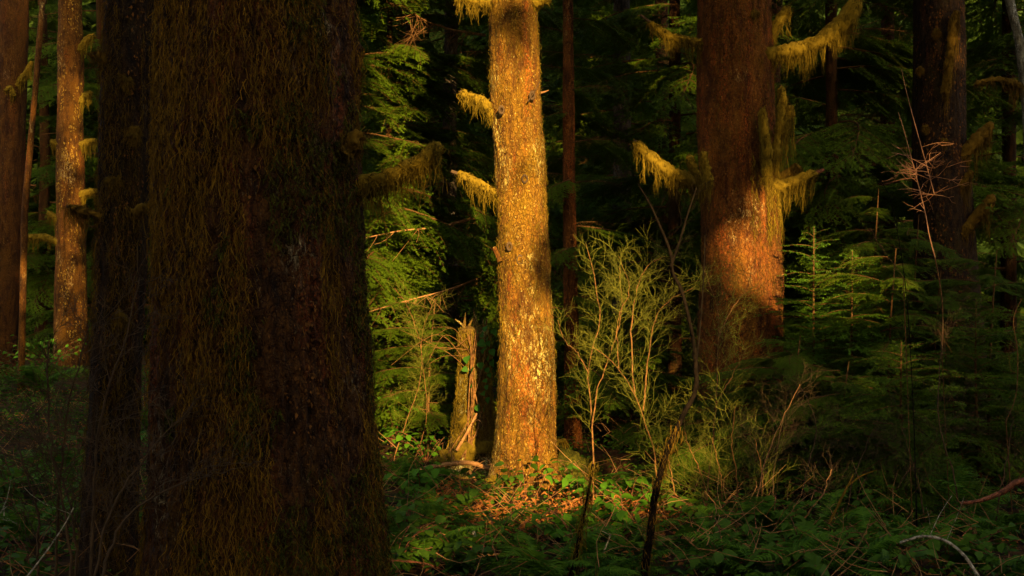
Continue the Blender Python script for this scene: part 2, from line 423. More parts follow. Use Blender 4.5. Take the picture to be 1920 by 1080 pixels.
def pick(g, n, z0, z1, a0, a1, test):
    """n random (z, angle) places that pass the test"""
    Zs, As = [], []; c = 0
    for _ in range(60):
        z = g.uniform(z0, z1, n * 2); a = g.uniform(a0, a1, n * 2); ok = test(z, a)
        Zs.append(z[ok]); As.append(a[ok]); c += ok.sum()
        if c >= n: break
    return np.concatenate(Zs)[:n], np.concatenate(As)[:n]
def moss_threads(tr_part, surf, z0, z1, a0, a1, n, ln, wid, mat, extra=.006, patch_seed=1, lo=.42):
    zz, aa = pick(rng, n, z0, z1, a0, a1, lambda z, a: noise(ring_p(a, z, 2.4, 1.1), patch_seed) + .7 * (noise(ring_p(a, z, 9, 3), patch_seed + 9) - .5) >= lo + rng.normal(size=len(z)) * .06)
    s = []; e = []
    for z, a in zip(zz, aa):
        l = ln * rng.uniform(.4, 1.6); s.append(surf(z, a, extra)); e.append(surf(z - l, a + rng.normal() * .05, extra + rng.uniform(0, .016)))
    mb = MB(); ribbons(mb, s, e, rng.uniform(wid * .6, wid * 1.5, len(s)), 0, nseg=6, curl=.011)
    return mb.build('hanging_moss', M[mat], tr_part, kind='stuff')
def bark_flakes(part, surf, z0, z1, n, size, mat, seed=0, lo=.40):
    """small loose scales that stand a little off the bark"""
    g = np.random.default_rng(seed); V = []
    zz, aa = pick(g, n, z0, z1, Q - 1.65, Q + 1.65, lambda z, a: noise(ring_p(a, z, 3, 1.6), seed) + .5 * (noise(ring_p(a, z, 9, 4), seed + 3) - .5) >= lo + g.normal(size=len(z)) * .06)
    n = len(zz)
    for z, a in zip(zz, aa):
        w_, h_ = size * g.uniform(.3, .9), size * g.uniform(.6, 1.7); p = surf(z, a, .001); nrm = np.array([math.cos(a), math.sin(a), 0]); tg = np.array([-math.sin(a), math.cos(a), 0])
        li = g.uniform(.001, .009); k = g.normal(size=6) * .18
        V.append([p - tg * w_ * (.5 + k[0]) + nrm * li, p + np.array([0, 0, h_ * (.5 + k[1])]) + nrm * .001, p + tg * w_ * (.5 + k[2]) + nrm * li * (1 + k[3]), p + tg * w_ * k[5] - np.array([0, 0, h_ * (.5 + k[4])]) + nrm * li * 1.6])
    i = np.arange(n)[:, None] * 4; mb = MB(); mb.add(np.array(V), np.concatenate([i, i + 3, i + 2, i + 1], 1))
    return mb.build('bark_flakes', M[mat], part, smooth=False, kind='stuff')
def moss_cushion(tr, c, r, mat='moss_green', squash=(1, .6, 1.0), seed=0, name='moss_cushion'):
    a = np.linspace(0, 2 * math.pi, 18, endpoint=False); b = np.linspace(.12, math.pi - .12, 11)
    B, A = np.meshgrid(b, a, indexing='ij')
    d = np.stack([np.sin(B) * np.cos(A), np.sin(B) * np.sin(A), np.cos(B)], -1)
    rr = r * (.15 + 1.5 * fbm(d * 1.7 + seed * 7.7, 4, seed) ** 1.3)[..., None]
    v = np.asarray(c) + d * rr * np.array(squash)
    mb = MB(); mb.add(v, tube_grid(11, 18))
    k = 420; q = rng.normal(size=(k, 3)); q /= np.linalg.norm(q, axis=1)[:, None]
    rad = r * (.15 + 1.5 * fbm(q * 1.7 + seed * 7.7, 4, seed) ** 1.3)[:, None]
    s = np.asarray(c) + q * rad * np.array(squash)
    ribbons(mb, s, s + q * .012 + np.array([0, 0, -.035]) + rng.normal(size=s.shape) * .012, np.full(k, .004), 0)
    return mb.build(name, M[mat], tr, kind='stuff')

# unseen crowns shaped to block light and cut for sun patches
def crown_mesh(tr, cx, cy, z0, z1, rmax, n, size, mat='needle_far', seed=0, keep_gaps=True, name='crown', conical=True):
    g = np.random.default_rng(seed)
    z = z0 + (z1 - z0) * g.random(n) ** (1.15 if conical else 1.0)
    t = (z - z0) / (z1 - z0)
    rm = rmax * ((1 - t) * .85 + .15) if conical else np.full(n, rmax)
    a = g.uniform(0, 2 * math.pi, n); r = rm * np.sqrt(g.random(n))
    c = np.stack([cx + np.cos(a) * r, cy + np.sin(a) * r, z - r * .22], -1)
    if keep_gaps:
        ok = g.random(n) >= clearness(c); c = c[ok]; a = a[ok]
    n = len(c)
    # never inside the picture's own view
    Y = np.maximum(c[:, 1], .01)
    inside = (c[:, 1] > .3) & (np.abs(c[:, 0]) < .40 * Y + size + .25) & (c[:, 2] < CAMZ + .225 * Y + size * .7 + .15)
    c = c[~inside]; a = a[~inside]; n = len(c)
    if n == 0: return None
    out = np.stack([np.cos(a), np.sin(a), g.uniform(-.5, .05, n)], -1); out += g.normal(size=out.shape) * .25
    out /= np.linalg.norm(out, axis=1)[:, None]
    sd = np.cross(out, g.normal(size=out.shape)); sd /= np.linalg.norm(sd, axis=1)[:, None] + 1e-9
    sz = size * g.uniform(.6, 1.3, n)[:, None]
    v = np.stack([c - out * sz * .5, c + sd * sz * .42, c + out * sz * .7, c - sd * sz * .42], 1).reshape(-1, 3)
    i = np.arange(n)[:, None] * 4
    mb = MB(); mb.add(v, np.concatenate([i, i + 1, i + 2, i + 3], 1))
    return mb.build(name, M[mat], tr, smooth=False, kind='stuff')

Q = -math.pi / 2     # the side of a trunk that faces the camera
# --- the sunlit spruce in the middle
t = tree('spruce_tree', 'sunlit golden spruce trunk standing in the centre of the clearing', [(985, 935, 68)], 12)
sun_prof = [(985, 950, 66), (985, 905, 62), (985, 850, 58), (988, 750, 54.5), (987, 640, 52), (985, 560, 50.5), (979, 400, 48.5), (974, 280, 47), (967, 150, 46.5), (962, 40, 45.5), (960, 0, 45)]
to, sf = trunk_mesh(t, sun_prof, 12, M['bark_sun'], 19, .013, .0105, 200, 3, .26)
moss_branch(t, px_path([(925, 216), (905, 192), (880, 180), (862, 172)], 11.95), .058, .05, .13)
moss_branch(t, px_path([(930, 362), (900, 346), (875, 332), (846, 321)], 11.95), .055, .045, .13, tip=True)
moss_branch(t, px_path([(920, 6), (900, 3), (880, -4), (850, -14)], 11.9), .07, .06, .16, mat='moss')
moss_branch(t, px_path([(1000, 8), (1012, 0), (1030, -14)], 11.9), .06, .05, .10, mat='moss')
stub(t, px_path([(1014, 174), (1022, 172), (1029, 169)], 11.9), .012, .003)
stub(t, px_path([(938, 490), (931, 474), (926, 463)], 11.85), .03, .022, 'bark_sun', 'broken_stub')
stub(t, px_path([(990, 190), (1002, 172), (1013, 152)], 11.72, -.03), .008, .004, 'twig_dark')
for (a, b, s) in ((975, 487, .035), (955, 462, .03), (998, 178, .03), (984, 335, .03), (940, 205, .03)):
    kp = P(a, b, 11.72); kb = MB()
    ang = np.linspace(0, 2 * math.pi, 12, endpoint=False); ring = []
    for rr, dz in ((1.0, .012), (.72, .028), (.40, -.01), (.05, -.03)):
        ring.append(np.stack([kp[0] + np.cos(ang) * s * rr, np.full(12, kp[1] + .04 - dz), kp[2] + np.sin(ang) * s * rr * 1.5], -1))
    kb.add(np.array(ring), tube_grid(4, 12)); kb.build('knot_hole', M['twig_dark'], t)
for i, (a, b, r) in enumerate(((922, 905, .10), (935, 935, .12), (960, 950, .10))):
    moss_cushion(t, P(a, b, 11.75), r, 'moss', (1, .8, .8), 40 + i)
moss_threads(to, sf, 0.0, 4.4, Q - 1.5, Q + 1.5, 1800, .07, .004, 'moss', .002, 6, .40)
bark_flakes(to, sf, -.2, 4.5, 2300, .015, 'flake', 5, .56)
crown_mesh(t, 0, 12, 5.6, 19, 4.2, 909, .55, seed=11)

# --- the huge dark trunk in the foreground
t = tree('spruce_tree', 'huge dark trunk hung with moss threads filling the left foreground', [(492, 1200, 240)], 6)
big_prof = [(496, 1240, 246), (496, 1130, 226), (496, 1080, 216), (498, 1000, 205), (494, 800, 193), (490, 600, 187), (487, 300, 182), (484, 0, 181)]
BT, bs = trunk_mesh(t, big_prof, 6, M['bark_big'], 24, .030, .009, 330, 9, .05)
moss_threads(BT, bs, .15, 3.2, Q - 1.55, Q + 1.55, 6500, .13, .0040, 'moss_thread', .009, 21, .56)
moss_branch(t, px_path([(655, 350), (690, 345), (735, 332), (780, 310), (812, 285), (828, 270)], 5.95), .05, .042, .13, mat='moss', dens=1.6)
moss_branch(t, px_path([(650, 290), (668, 262), (676, 246)], 5.75), .045, .035, .06, mat='moss_dark')
zz, aa = pick(rng, 9000, .15, 3.1, Q - 1.6, Q + 1.6, lambda z, a: fbm(ring_p(a, z, 1.7, 1.9), 4, 77) >= .60 - .10 * np.sin(a - Q) - .06 * (1.6 - z) + rng.normal(size=len(z)) * .012)
S0 = [bs(z, a, rng.uniform(-.004, .022)) for z, a in zip(zz, aa)]
S0 = np.array(S0); k = len(S0); mb = MB()
ribbons(mb, S0, S0 + np.stack([rng.normal(size=k) * .016, rng.normal(size=k) * .010 - .012, -rng.uniform(.004, .045, k)], -1), rng.uniform(.004, .010, k), 0, nseg=2, curl=.005)
mb.build('moss_tufts', M['moss_green'], BT, kind='stuff')
bark_flakes(BT, bs, .2, 3.2, 2400, .016, 'flake_dark', 6, .5)
crown_mesh(t, -1.2, 6, 6.5, 24, 4.6, 1050, .55, seed=12)

# --- the slim knobbly trunk beside it
t = tree('spruce_tree', 'slim knobbly dark trunk close to the left edge of the huge trunk', [(205, 1100, 53)], 7.4)
M['bark_slim'] = bark('bark_slim_dark', (.010, .005, .002), (.050, .022, .004), (.09, .024, .005), (.045, .028, .004), (.24, .16, .08), 1.6, .5, .45, .25)
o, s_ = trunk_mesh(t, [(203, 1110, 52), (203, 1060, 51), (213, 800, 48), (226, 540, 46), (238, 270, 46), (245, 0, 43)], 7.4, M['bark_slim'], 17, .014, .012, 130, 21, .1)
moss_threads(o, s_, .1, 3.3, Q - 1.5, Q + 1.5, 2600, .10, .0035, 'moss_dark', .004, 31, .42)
moss_branch(t, px_path([(205, 120), (185, 102), (168, 104)], 7.3), .025, .02, .16, mat='moss_dark')
moss_branch(t, px_path([(200, 408), (160, 396), (125, 386)], 7.3), .03, .02, .16, mat='moss_dark')
moss_branch(t, px_path([(250, 400), (275, 390), (288, 380)], 7.2), .03, .02, .12, mat='moss_dark')
for i, (a, b, r) in enumerate(((235, 150, .05), (215, 340, .05), (250, 250, .05), (225, 600, .05))): moss_cushion(t, P(a, b, 7.26), r, 'moss_dark', (1, .6, 1.2), 60 + i)
bark_flakes(o, s_, 0, 3.4, 700, .016, 'flake_dark', 7, .55)
crown_mesh(t, -2.2, 7.4, 6, 17, 2.6, 315, .5, seed=13)

# --- ochre trunk, far left sunlit one
t = tree('spruce_tree', 'ochre sunlit trunk with short mossy stubs, second from the left edge', [(134, 685, 31)], 28)
o, s_ = trunk_mesh(t, [(134, 690, 32), (134, 640, 29.5), (132, 540, 28), (132, 300, 24), (132, 0, 22)], 28, M['bark_left'], 22, .012, .03, 70, 31, .12)
for pts in ([(148, 95), (165, 72), (180, 66)], [(118, 275), (105, 268), (94, 266)], [(150, 272), (165, 266), (182, 264)], [(150, 365), (170, 360), (192, 358)], [(112, 415), (100, 405), (88, 398)], [(112, 455), (85, 445), (45, 444)], [(152, 192), (160, 180), (172, 172)]):
    moss_branch(t, px_path(pts, 27.9), .10, .07, .22, dens=.6)
bark_flakes(o, s_, .1, 8, 1100, .04, 'flake', 8, .55)
crown_mesh(t, -9.7, 28, 9, 22, 4, 420, .6, seed=14)
t = tree('spruce_tree', 'brown trunk cut by the left edge of the picture', [(0, 715, 31)], 24)
o, s_ = trunk_mesh(t, [(-4, 720, 33), (0, 650, 30), (6, 540, 29), (18, 300, 28), (24, 0, 28)], 24, M['bark_edge'], 20, .012, .026, 70, 41, .12)
moss_branch(t, px_path([(30, 160), (45, 140), (60, 115)], 23.8), .06, .05, .2, dens=.6)
moss_branch(t, px_path([(10, 170), (20, 165), (28, 182)], 23.7), .05, .05, .2, dens=.6)
crown_mesh(t, -9.4, 24, 8, 20, 4, 420, .6, seed=15)
t = tree('sapling_tree', 'thin pale leaning stem between the two leftmost trunks', [(44, 650, 6)], 20)
trunk_mesh(t, [(40, 700, 7), (46, 400, 6), (58, 260, 5.5), (68, 150, 5.2), (80, 0, 5)], 20, M['bark_left'], 9, .004, .04, 14, 51, .1)

# --- big russet tree on the right
t = tree('spruce_tree', 'large russet trunk with drooping mossy limbs right of centre', [(1389, 880, 90)], 13)
to, sf = trunk_mesh(t, [(1390, 900, 94), (1390, 860, 88), (1389, 700, 80), (1387, 500, 75), (1381, 250, 69.5), (1374, 0, 66)], 13, M['bark_right'], 22, .013, .0125, 200, 61, .12)
Yr = 12.9
moss_branch(t, px_path([(1318, 80), (1290, 76), (1250, 66), (1222, 44), (1200, 28)], Yr), .06, .035, .16, tip=True)
moss_branch(t, px_path([(1320, 345), (1290, 336), (1250, 318), (1212, 288), (1188, 264)], Yr), .085, .065, .18)
moss_branch(t, px_path([(1430, 102), (1470, 98), (1520, 84), (1560, 60), (1590, 30), (1612, -6)], Yr - .1), .095, .10, .20, dens=1.4)
moss_branch(t, px_path([(1435, 70), (1455, 48), (1470, 26), (1480, 12)], Yr), .07, .055, .16)
moss_branch(t, px_path([(1442, 350), (1475, 345), (1510, 332), (1545, 318)], Yr - .1), .085, .05, .22, tip=True, wood='twig_red', dens=1.4)
moss_branch(t, px_path([(1450, 345), (1475, 328), (1500, 312)], Yr + .1), .07, .06, .12, mat='moss_dark')
moss_branch(t, px_path([(1436, 330), (1438, 285), (1432, 240), (1428, 202)], 12.45), .06, .05, .26)
moss_branch(t, px_path([(1452, 300), (1462, 240), (1466, 190), (1464, 160)], 12.5), .06, .05, .32)
moss_branch(t, px_path([(1468, 250), (1478, 220), (1482, 196)], 12.5), .05, .045, .30)
moss_branch(t, px_path([(1330, 340), (1322, 310), (1318, 284)], 12.5), .06, .05, .20)
moss_branch(t, px_path([(1320, 340), (1302, 318), (1290, 290)], 12.7), .05, .04, .12)
stub(t, px_path([(1450, 520), (1462, 518), (1470, 514)], 12.75), .014, .003)
moss_threads(to, sf, 2.2, 3.0, Q + .15, Q + 1.3, 500, .16, .005, 'moss', .012, 77, .35)
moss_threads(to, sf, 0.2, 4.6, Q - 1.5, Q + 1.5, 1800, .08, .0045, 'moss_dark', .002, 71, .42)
for i, (a, b, r) in enumerate(((1412, 25, .06), (1385, 85, .06), (1440, 250, .05))): moss_cushion(t, P(a, b, 12.66), r, 'moss_dark', (1, .6, 1.2), 70 + i)
bark_flakes(to, sf, .2, 4.7, 4200, .024, 'flake_dark', 9)
crown_mesh(t, 2.3, 13, 6.2, 22, 4.6, 979, .55, seed=16)

# --- dark trunk at the far right
t = tree('spruce_tree', 'dark brown trunk near the right edge behind the bare twigs', [(1785, 800, 66)], 15)
to, sf = trunk_mesh(t, [(1786, 830, 72), (1785, 780, 66), (1773, 500, 57), (1762, 270, 50), (1759, 0, 47)], 15, M['bark_slim'], 20, .014, .016, 120, 81, .12)
moss_branch(t, px_path([(1772, 175), (1780, 110), (1786, 50), (1794, 18)], 14.6), .06, .05, .35, mat='moss_dark')
moss_branch(t, px_path([(1800, 295), (1825, 268), (1850, 244), (1860, 230)], 14.8), .09, .07, .3, mat='moss_dark')
moss_branch(t, px_path([(1800, 440), (1825, 412), (1850, 385), (1864, 366)], 14.7), .09, .07, .3, mat='moss_dark')
moss_branch(t, px_path([(1800, 350), (1812, 335), (1822, 320)], 14.7), .05, .05, .35, mat='moss_dark')
for i, (a, b, r) in enumerate(((1725, 130, .04), (1770, 265, .05), (1735, 240, .04), (1755, 60, .05))): moss_cushion(t, P(a, b, 14.72), r, 'moss_dark', (1, .6, 1.2), 80 + i)
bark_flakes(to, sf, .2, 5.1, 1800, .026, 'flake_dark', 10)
crown_mesh(t, 5, 15, 6.5, 20, 4.2, 630, .55, seed=17)
t = tree('leaning_tree', 'pale lichen covered leaning stem in the top right corner', [(1945, 800, 9)], 13)
trunk_mesh(t, [(1965, 860, 12), (1940, 500, 10), (1925, 200, 9), (1912, 80, 8.5), (1890, -10, 8)], 13, M['bark_pale'], 7.5, .006, .02, 24, 91, .1)
moss_branch(t, px_path([(1912, 160), (1880, 150), (1850, 152), (1826, 160)], 12.8), .04, .03, .2, mat='moss_dark')

# ------------------------------------------------------------------ needle sprays
def needles(mb, p0, p1, ln, wid, step, mi):
    """flat rows of needles along a twig"""
    d = p1 - p0; L = np.linalg.norm(d); d = d / L; k = max(3, int(L / step))
    side = np.cross(d, [0, 0, 1.]); side /= np.linalg.norm(side) + 1e-9; up = np.cross(side, d)
    t = (np.arange(k) + rng.random(k) * .6) / k
    base = p0 + np.outer(t * L, d)
    vv = []
    for s in (1, -1):
        l = ln * (1 - .35 * t) * rng.uniform(.7, 1.15, k)
        tip = base + (side * s)[None] * (l * .85)[:, None] + d[None] * (l * .45)[:, None] + up[None] * (rng.normal(size=k) * ln * .28)[:, None] - np.array([0, 0, ln * .12])
        b2 = base + d[None] * wid
        vv.append(np.stack([base, b2, tip], 1))
    v = np.concatenate(vv).reshape(-1, 3); mb.add(v, np.arange(len(v)).reshape(-1, 3), mi)
def make_spray(wood, leaf, p, d, L, step=.034, nl=.026, nw=.011, ns=.0085, droop=.35, twl=.36, bare=.0):
    """one flat drooping hemlock spray starting at p towards d"""
    n = max(6, int(L / .06)); d = np.asarray(d, float) / np.linalg.norm(d)
    t = np.linspace(0, 1, n)[:, None]
    c = p + d * L * t + np.array([0, 0, -1]) * (t ** 2) * L * droop
    tube(wood, c, np.linspace(.004, .0015, n), 3)
    side = np.cross(d, [0, 0, 1.]); side /= np.linalg.norm(side) + 1e-9
    k = int(L / step)
    for i in range(k):
        tt = (i + .5) / k; q = c[min(int(tt * (n - 1)), n - 1)]
        if tt < bare: continue
        l = L * twl * (math.sin(min(1, tt * 1.25 + .12) * math.pi * .93) + .12) * rng.uniform(.6, 1.1)
        s = 1 if i % 2 else -1
        dd = d * rng.uniform(.55, .9) + side * s * rng.uniform(.6, .9) + np.array([0, 0, -droop * rng.uniform(.2, .9)]); dd /= np.linalg.norm(dd)
        e = q + dd * l
        needles(leaf, q, e, nl, nw, ns, 0)
        if l > .12:
            for m in range(3):
                u = .3 + .2 * m; w0 = q + dd * l * u
                dd2 = dd * .7 + side * (1 if m % 2 else -1) * .5 + d * .3 + np.array([0, 0, -.15]); dd2 /= np.linalg.norm(dd2)
                needles(leaf, w0, w0 + dd2 * l * .42, nl * .9, nw, ns, 0)
    needles(leaf, c[-2], c[-1] + d * .03, nl, nw, ns, 0)
def branch_proto(L, nsp, seed, sl=.6, bare=.25, dead=False, twigs=30):
    global rng
    keep = rng; rng = np.random.default_rng(seed)
    wood, leaf = MB(), MB()
    n = 12; t = np.linspace(0, 1, n)
    c = np.stack([L * t, .08 * L * np.sin(t * 3 + seed), -.16 * L * t ** 2 + .05 * L * np.sin(t * 2.5)], -1)
    tube(wood, c, np.linspace(.014, .003, n) * (L / 1.8), 5)
    for i in range(nsp):
        tt = bare + (1 - bare) * (i + rng.random() * .6) / nsp; q = c[min(int(tt * (n - 1)), n - 1)]
        s = 1 if i % 2 else -1
        d = np.array([rng.uniform(.5, 1.1), s * rng.uniform(.4, .9), rng.uniform(-.35, .05)])
        if tt > .93: d = np.array([1, s * .2, -.2])
        if dead:
            for k in range(2):
                e = q + d / np.linalg.norm(d) * rng.uniform(.15, .45) * sl + rng.normal(size=3) * .06
                m = (q + e) / 2 + rng.normal(size=3) * .03
                tube(wood, resample([q, m, e], 5), np.linspace(.004, .0015, 5), 3)
        else:
            make_spray(wood, leaf, q, d, sl * (1.15 - .6 * tt) * rng.uniform(.7, 1.2), droop=rng.uniform(.2, .5))
    for i in range(twigs):           # dry side twigs and threads of lichen
        q = c[int(rng.uniform(0, n - 1))]; e = q + rng.normal(size=3) * np.array([.12, .16, .08]) + np.array([.05, 0, -.08])
        tube(wood, resample([q, (q + e) / 2 + rng.normal(size=3) * .02, e], 4), np.linspace(.003, .001, 4), 3)
    rng = keep
    return wood.mesh('branch', M['twig_limb']), (leaf.mesh('foliage', M['needle'], smooth=False) if not dead else None)
BR = [branch_proto(1.9, 20, 101, .85, .15), branch_proto(1.6, 18, 102, .8, .12), branch_proto(2.2, 22, 103, .9, .12), branch_proto(1.3, 16, 104, .7, .1)]
BRD = [branch_proto(1.5, 10, 111, .6, .15, True, 40), branch_proto(1.1, 9, 112, .5, .15, True, 40)]
def put_branch(tr, base, az, pitch, s, k, dead=False):
    w_, l_ = (BRD if dead else BR)[k % (2 if dead else 4)]
    o = link('branch', w_, tr, Vector(base) - Vector(tr.location), (0, -pitch, az), s)
    if l_ is not None: link('foliage', l_, o)
    return o
def hemlock(label, px, Y, z0, z1, nb, reach, seed, hw=14, base_px=None, mat='bark_dark', top=16, crown=True, az=None, dead=.12, group='hemlocks behind the big trunks'):
    X = (px - 960) / F * Y; t = thing('hemlock_tree', label, 'tree', (X, Y, float(gz(X, Y))), group)
    py = 540 + CAMZ / Y * F
    trunk_mesh(t, [(px, py + 20, hw * 1.15), (px + rng.normal() * 4, 300, hw * .9), (px + rng.normal() * 8, -150, hw * .75)], Y, M[mat], top, .010, .05, 36, seed, .12)
    g = random.Random(seed)
    for i in range(nb):
        z = z0 + (z1 - z0) * (i + g.random()) / nb
        a = g.uniform(*az) if az else g.uniform(-math.pi, math.pi)
        sc = reach * g.uniform(.7, 1.2) * (1.1 - .4 * (z - z0) / (z1 - z0 + 4))
        put_branch(t, (X + math.cos(a) * hw / F * Y * .8, Y + math.sin(a) * hw / F * Y * .8, z), a, g.uniform(-.25, .12), sc, g.randrange(12), g.random() < dead)
    if crown: crown_mesh(t, X, Y, max(6.0, CAMZ + .225 * Y + .8), top, 3.2, 160, .6, seed=seed)
    return t
hemlock('hemlock whose lit sprays show between the huge trunk and the golden one', 640, 15.8, .5, 6.2, 56, 1.0, 201, 14, dead=.1, az=(-1.9, 1.9))
hemlock('young hemlock with yellow-green sprays in the lit gap beside the huge trunk', 728, 16.2, .4, 6, 44, .8, 221, 6, dead=.15, az=(-2.6, .6))
hemlock('slim grey hemlock stem just left of the golden trunk', 846, 17, .8, 6.5, 40, 1.05, 202, 14.5, mat='bark_grey', dead=.3)
hemlock('dim hemlock with a grey stem midway between the two largest lit trunks', 1168, 22, .6, 8, 46, 1.3, 203, 19, mat='bark_grey', dead=.1)
hemlock('hemlock left of the russet trunk, showing its sprays in shade', 1265, 18, .8, 6.5, 44, 1.15, 204, 12, dead=.1)
hemlock('hemlock right of the russet trunk, behind the saplings', 1560, 17, .3, 6.5, 52, 1.2, 205, 13)
hemlock('hemlock between the saplings and the dark right trunk', 1668, 20, .3, 7.5, 50, 1.2, 206, 14)
hemlock('hemlock at the right edge of the picture', 1890, 18, .3, 7, 48, 1.2, 207, 14)
hemlock('hemlock far behind the golden trunk', 1000, 25, .5, 8.5, 44, 1.4, 208, 15)
hemlock('hemlock far behind the russet trunk', 1450, 25, .5, 8.5, 44, 1.4, 209, 15)
hemlock('hemlock far behind the grey stem', 770, 25, .5, 8.5, 46, 1.4, 210, 17)
hemlock('far hemlock between the two leftmost trunks', 75, 34, .5, 10, 46, 1.6, 211, 10)
hemlock('far hemlock behind the slim knobbly trunk', 200, 32, .5, 10, 46, 1.6, 212, 12)
hemlock('far hemlock behind the dark right trunk', 1780, 27, .5, 9, 44, 1.5, 213, 14)
hemlock('far hemlock behind the hanging moss limbs of the russet trunk', 1240, 30, .5, 9.5, 44, 1.6, 214, 14)

# thin spruce with dry branches behind the golden trunk
t = tree('spruce_tree', 'thin reddish trunk with dry branches just right of the golden trunk', [(1076, 865, 17)], 14.5)
trunk_mesh(t, [(1077, 890, 18), (1075, 850, 16), (1071, 600, 14.5), (1067, 340, 11), (1065, 0, 9.5)], 14.5, M['bark_right'], 12, .008, .02, 60, 95, .12)
Xs = (1070 - 960) / F * 14.5
for i, (py, a, s) in enumerate(((100, 2.9, .45), (105, .2, .4), (130, 3.4, .5), (205, -2.6, .4), (270, -.3, .45), (330, 3.3, .5), (345, .1, .4), (170, -.6, .5), (60, -2.8, .5), (420, .3, .5), (500, 2.8, .4), (560, .5, .45))):
    put_branch(t, (Xs, 14.5, CAMZ - (py - 540) / F * 14.5), a, .1, s, i, True)
for i in range(16):
    put_branch(t, (Xs, 14.5, .8 + i * .26), random.uniform(-3.1, 3.1), random.uniform(-.3, .1), random.uniform(.4, .65), i)
crown_mesh(t, Xs, 14.5, 5.8, 12, 2.2, 210, .5, seed=25)

# long dry limbs that cross the lit gap
for (lab, pts, Y, r) in (('long bare limb slanting across the lit sprays at mid height', [(905, 402), (830, 424), (750, 433), (685, 446)], 15.2, .022),
                         ('bare limb running down left below the long slanting one', [(925, 510), (850, 540), (770, 562), (690, 585)], 15.0, .018),
                         ('reddish bare limb high up beside the top of the golden trunk', [(908, 66), (850, 56), (800, 40), (770, 20)], 16.0, .022)):
    t = thing('dead_limb', lab, 'branch', P(*pts[0], Y + 1.2)); c = resample([P(*pts[0], Y + 1.2)] + px_path(pts[1:], Y, -.5), 24)
    mb = MB(); tube(mb, c, np.linspace(r, r * .3, 24), 6, 0, .004); mb.build('limb', M['twig'], t)
    tw = MB()
    for i in range(46):
        q = c[int(rng.uniform(4, 23))]; e = q + np.array([rng.normal() * .14 - .10, rng.normal() * .14, -abs(rng.normal()) * .16])
        tube(tw, resample([q, (q + e) / 2 + rng.normal(size=3) * .025, e], 5), np.linspace(.004, .0015, 5), 3)
    tw.build('twigs', M['twig'], t, kind='stuff')

# far wood behind everything
mb = MB(); n = 120000
x = rng.uniform(-34, 34, n); y = rng.uniform(37, 56, n); z = rng.uniform(-.2, 19, n)
c = np.stack([x, y, z], -1); keep = fbm(c * .35, 3, 8) > .30; c = c[keep]; n = len(c)
o1 = rng.normal(size=(n, 3)) * np.array([1, .6, .5]); o1 /= np.linalg.norm(o1, axis=1)[:, None]
s1 = np.cross(o1, rng.normal(size=(n, 3))); s1 /= np.linalg.norm(s1, axis=1)[:, None]; sz = rng.uniform(.35, .8, n)[:, None]
v = np.stack([c - o1 * sz, c + s1 * sz * .35, c + o1 * sz, c - s1 * sz * .35], 1).reshape(-1, 3); i = np.arange(n)[:, None] * 4
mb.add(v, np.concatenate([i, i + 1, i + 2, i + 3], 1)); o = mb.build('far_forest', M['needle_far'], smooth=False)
o['kind'] = 'stuff'; o['label'] = 'dark conifer wood closing the view behind all the trunks'; o['category'] = 'forest'

# unseen trees added behind and beside the viewer to shade and dapple the scene
k = 0
spots = []
for r_, (t0, zt) in enumerate(((13, 20), (18, 24), (24, 27))):
    for uu in np.arange(-12, 20, 3.6):
        u_ = uu + random.uniform(-.8, .8) + (r_ % 2) * 1.8
        if 1.2 < u_ < 3.35: u_ = .95 if u_ < 2.3 else 3.6  # added trunks moved aside to leave the sun patches clear
        if 4.6 < u_ < 6.9: u_ = 4.4 if u_ < 5.7 else 7.1
        tt = t0 + random.uniform(-1.5, 1.5)
        spots.append((u_ * cu + tt * su, u_ * su - tt * cu, zt + random.uniform(-2, 2), 2.9, 6800))
for (x, y) in ((-7, 2), (-6.5, -4), (-9, 7), (-12, 12), (-14, 19), (-11, -6), (6.5, 3), (9, 8), (12, 14), (14, 20), (8.3, -3), (11, 1), (-3.5, -6), (1.6, -9), (0, -8), (-16, 4), (16, 6), (-19, 14), (19, 16), (-18, 26), (20, 27)):
    spots.append((x, y, 18 + random.uniform(-3, 3), 3.0, 800))
for (x, y, zt, r, n) in spots:
    t = thing('added_shade_tree', 'unseen conifer added behind or beside the viewer to shade the wood and shape its sun patches', 'tree', (x, y, float(gz(x, y))), 'unseen shade conifers added around the viewer')
    zz = np.linspace(-.3, zt, 24); c = np.stack([x + np.sin(zz * .3 + k) * .08, y + 0 * zz, zz], -1)
    if clearness(np.array([x, y, 7.0])) < .5 or True:
        tm = MB(); tube(tm, c, np.linspace(.22, .02, 24), 10, 0, .02, k); tm.build('trunk', M['bark_dark'], t)
    crown_mesh(t, x, y, 1.5, zt, r, n, .37, seed=400 + k); k += 1

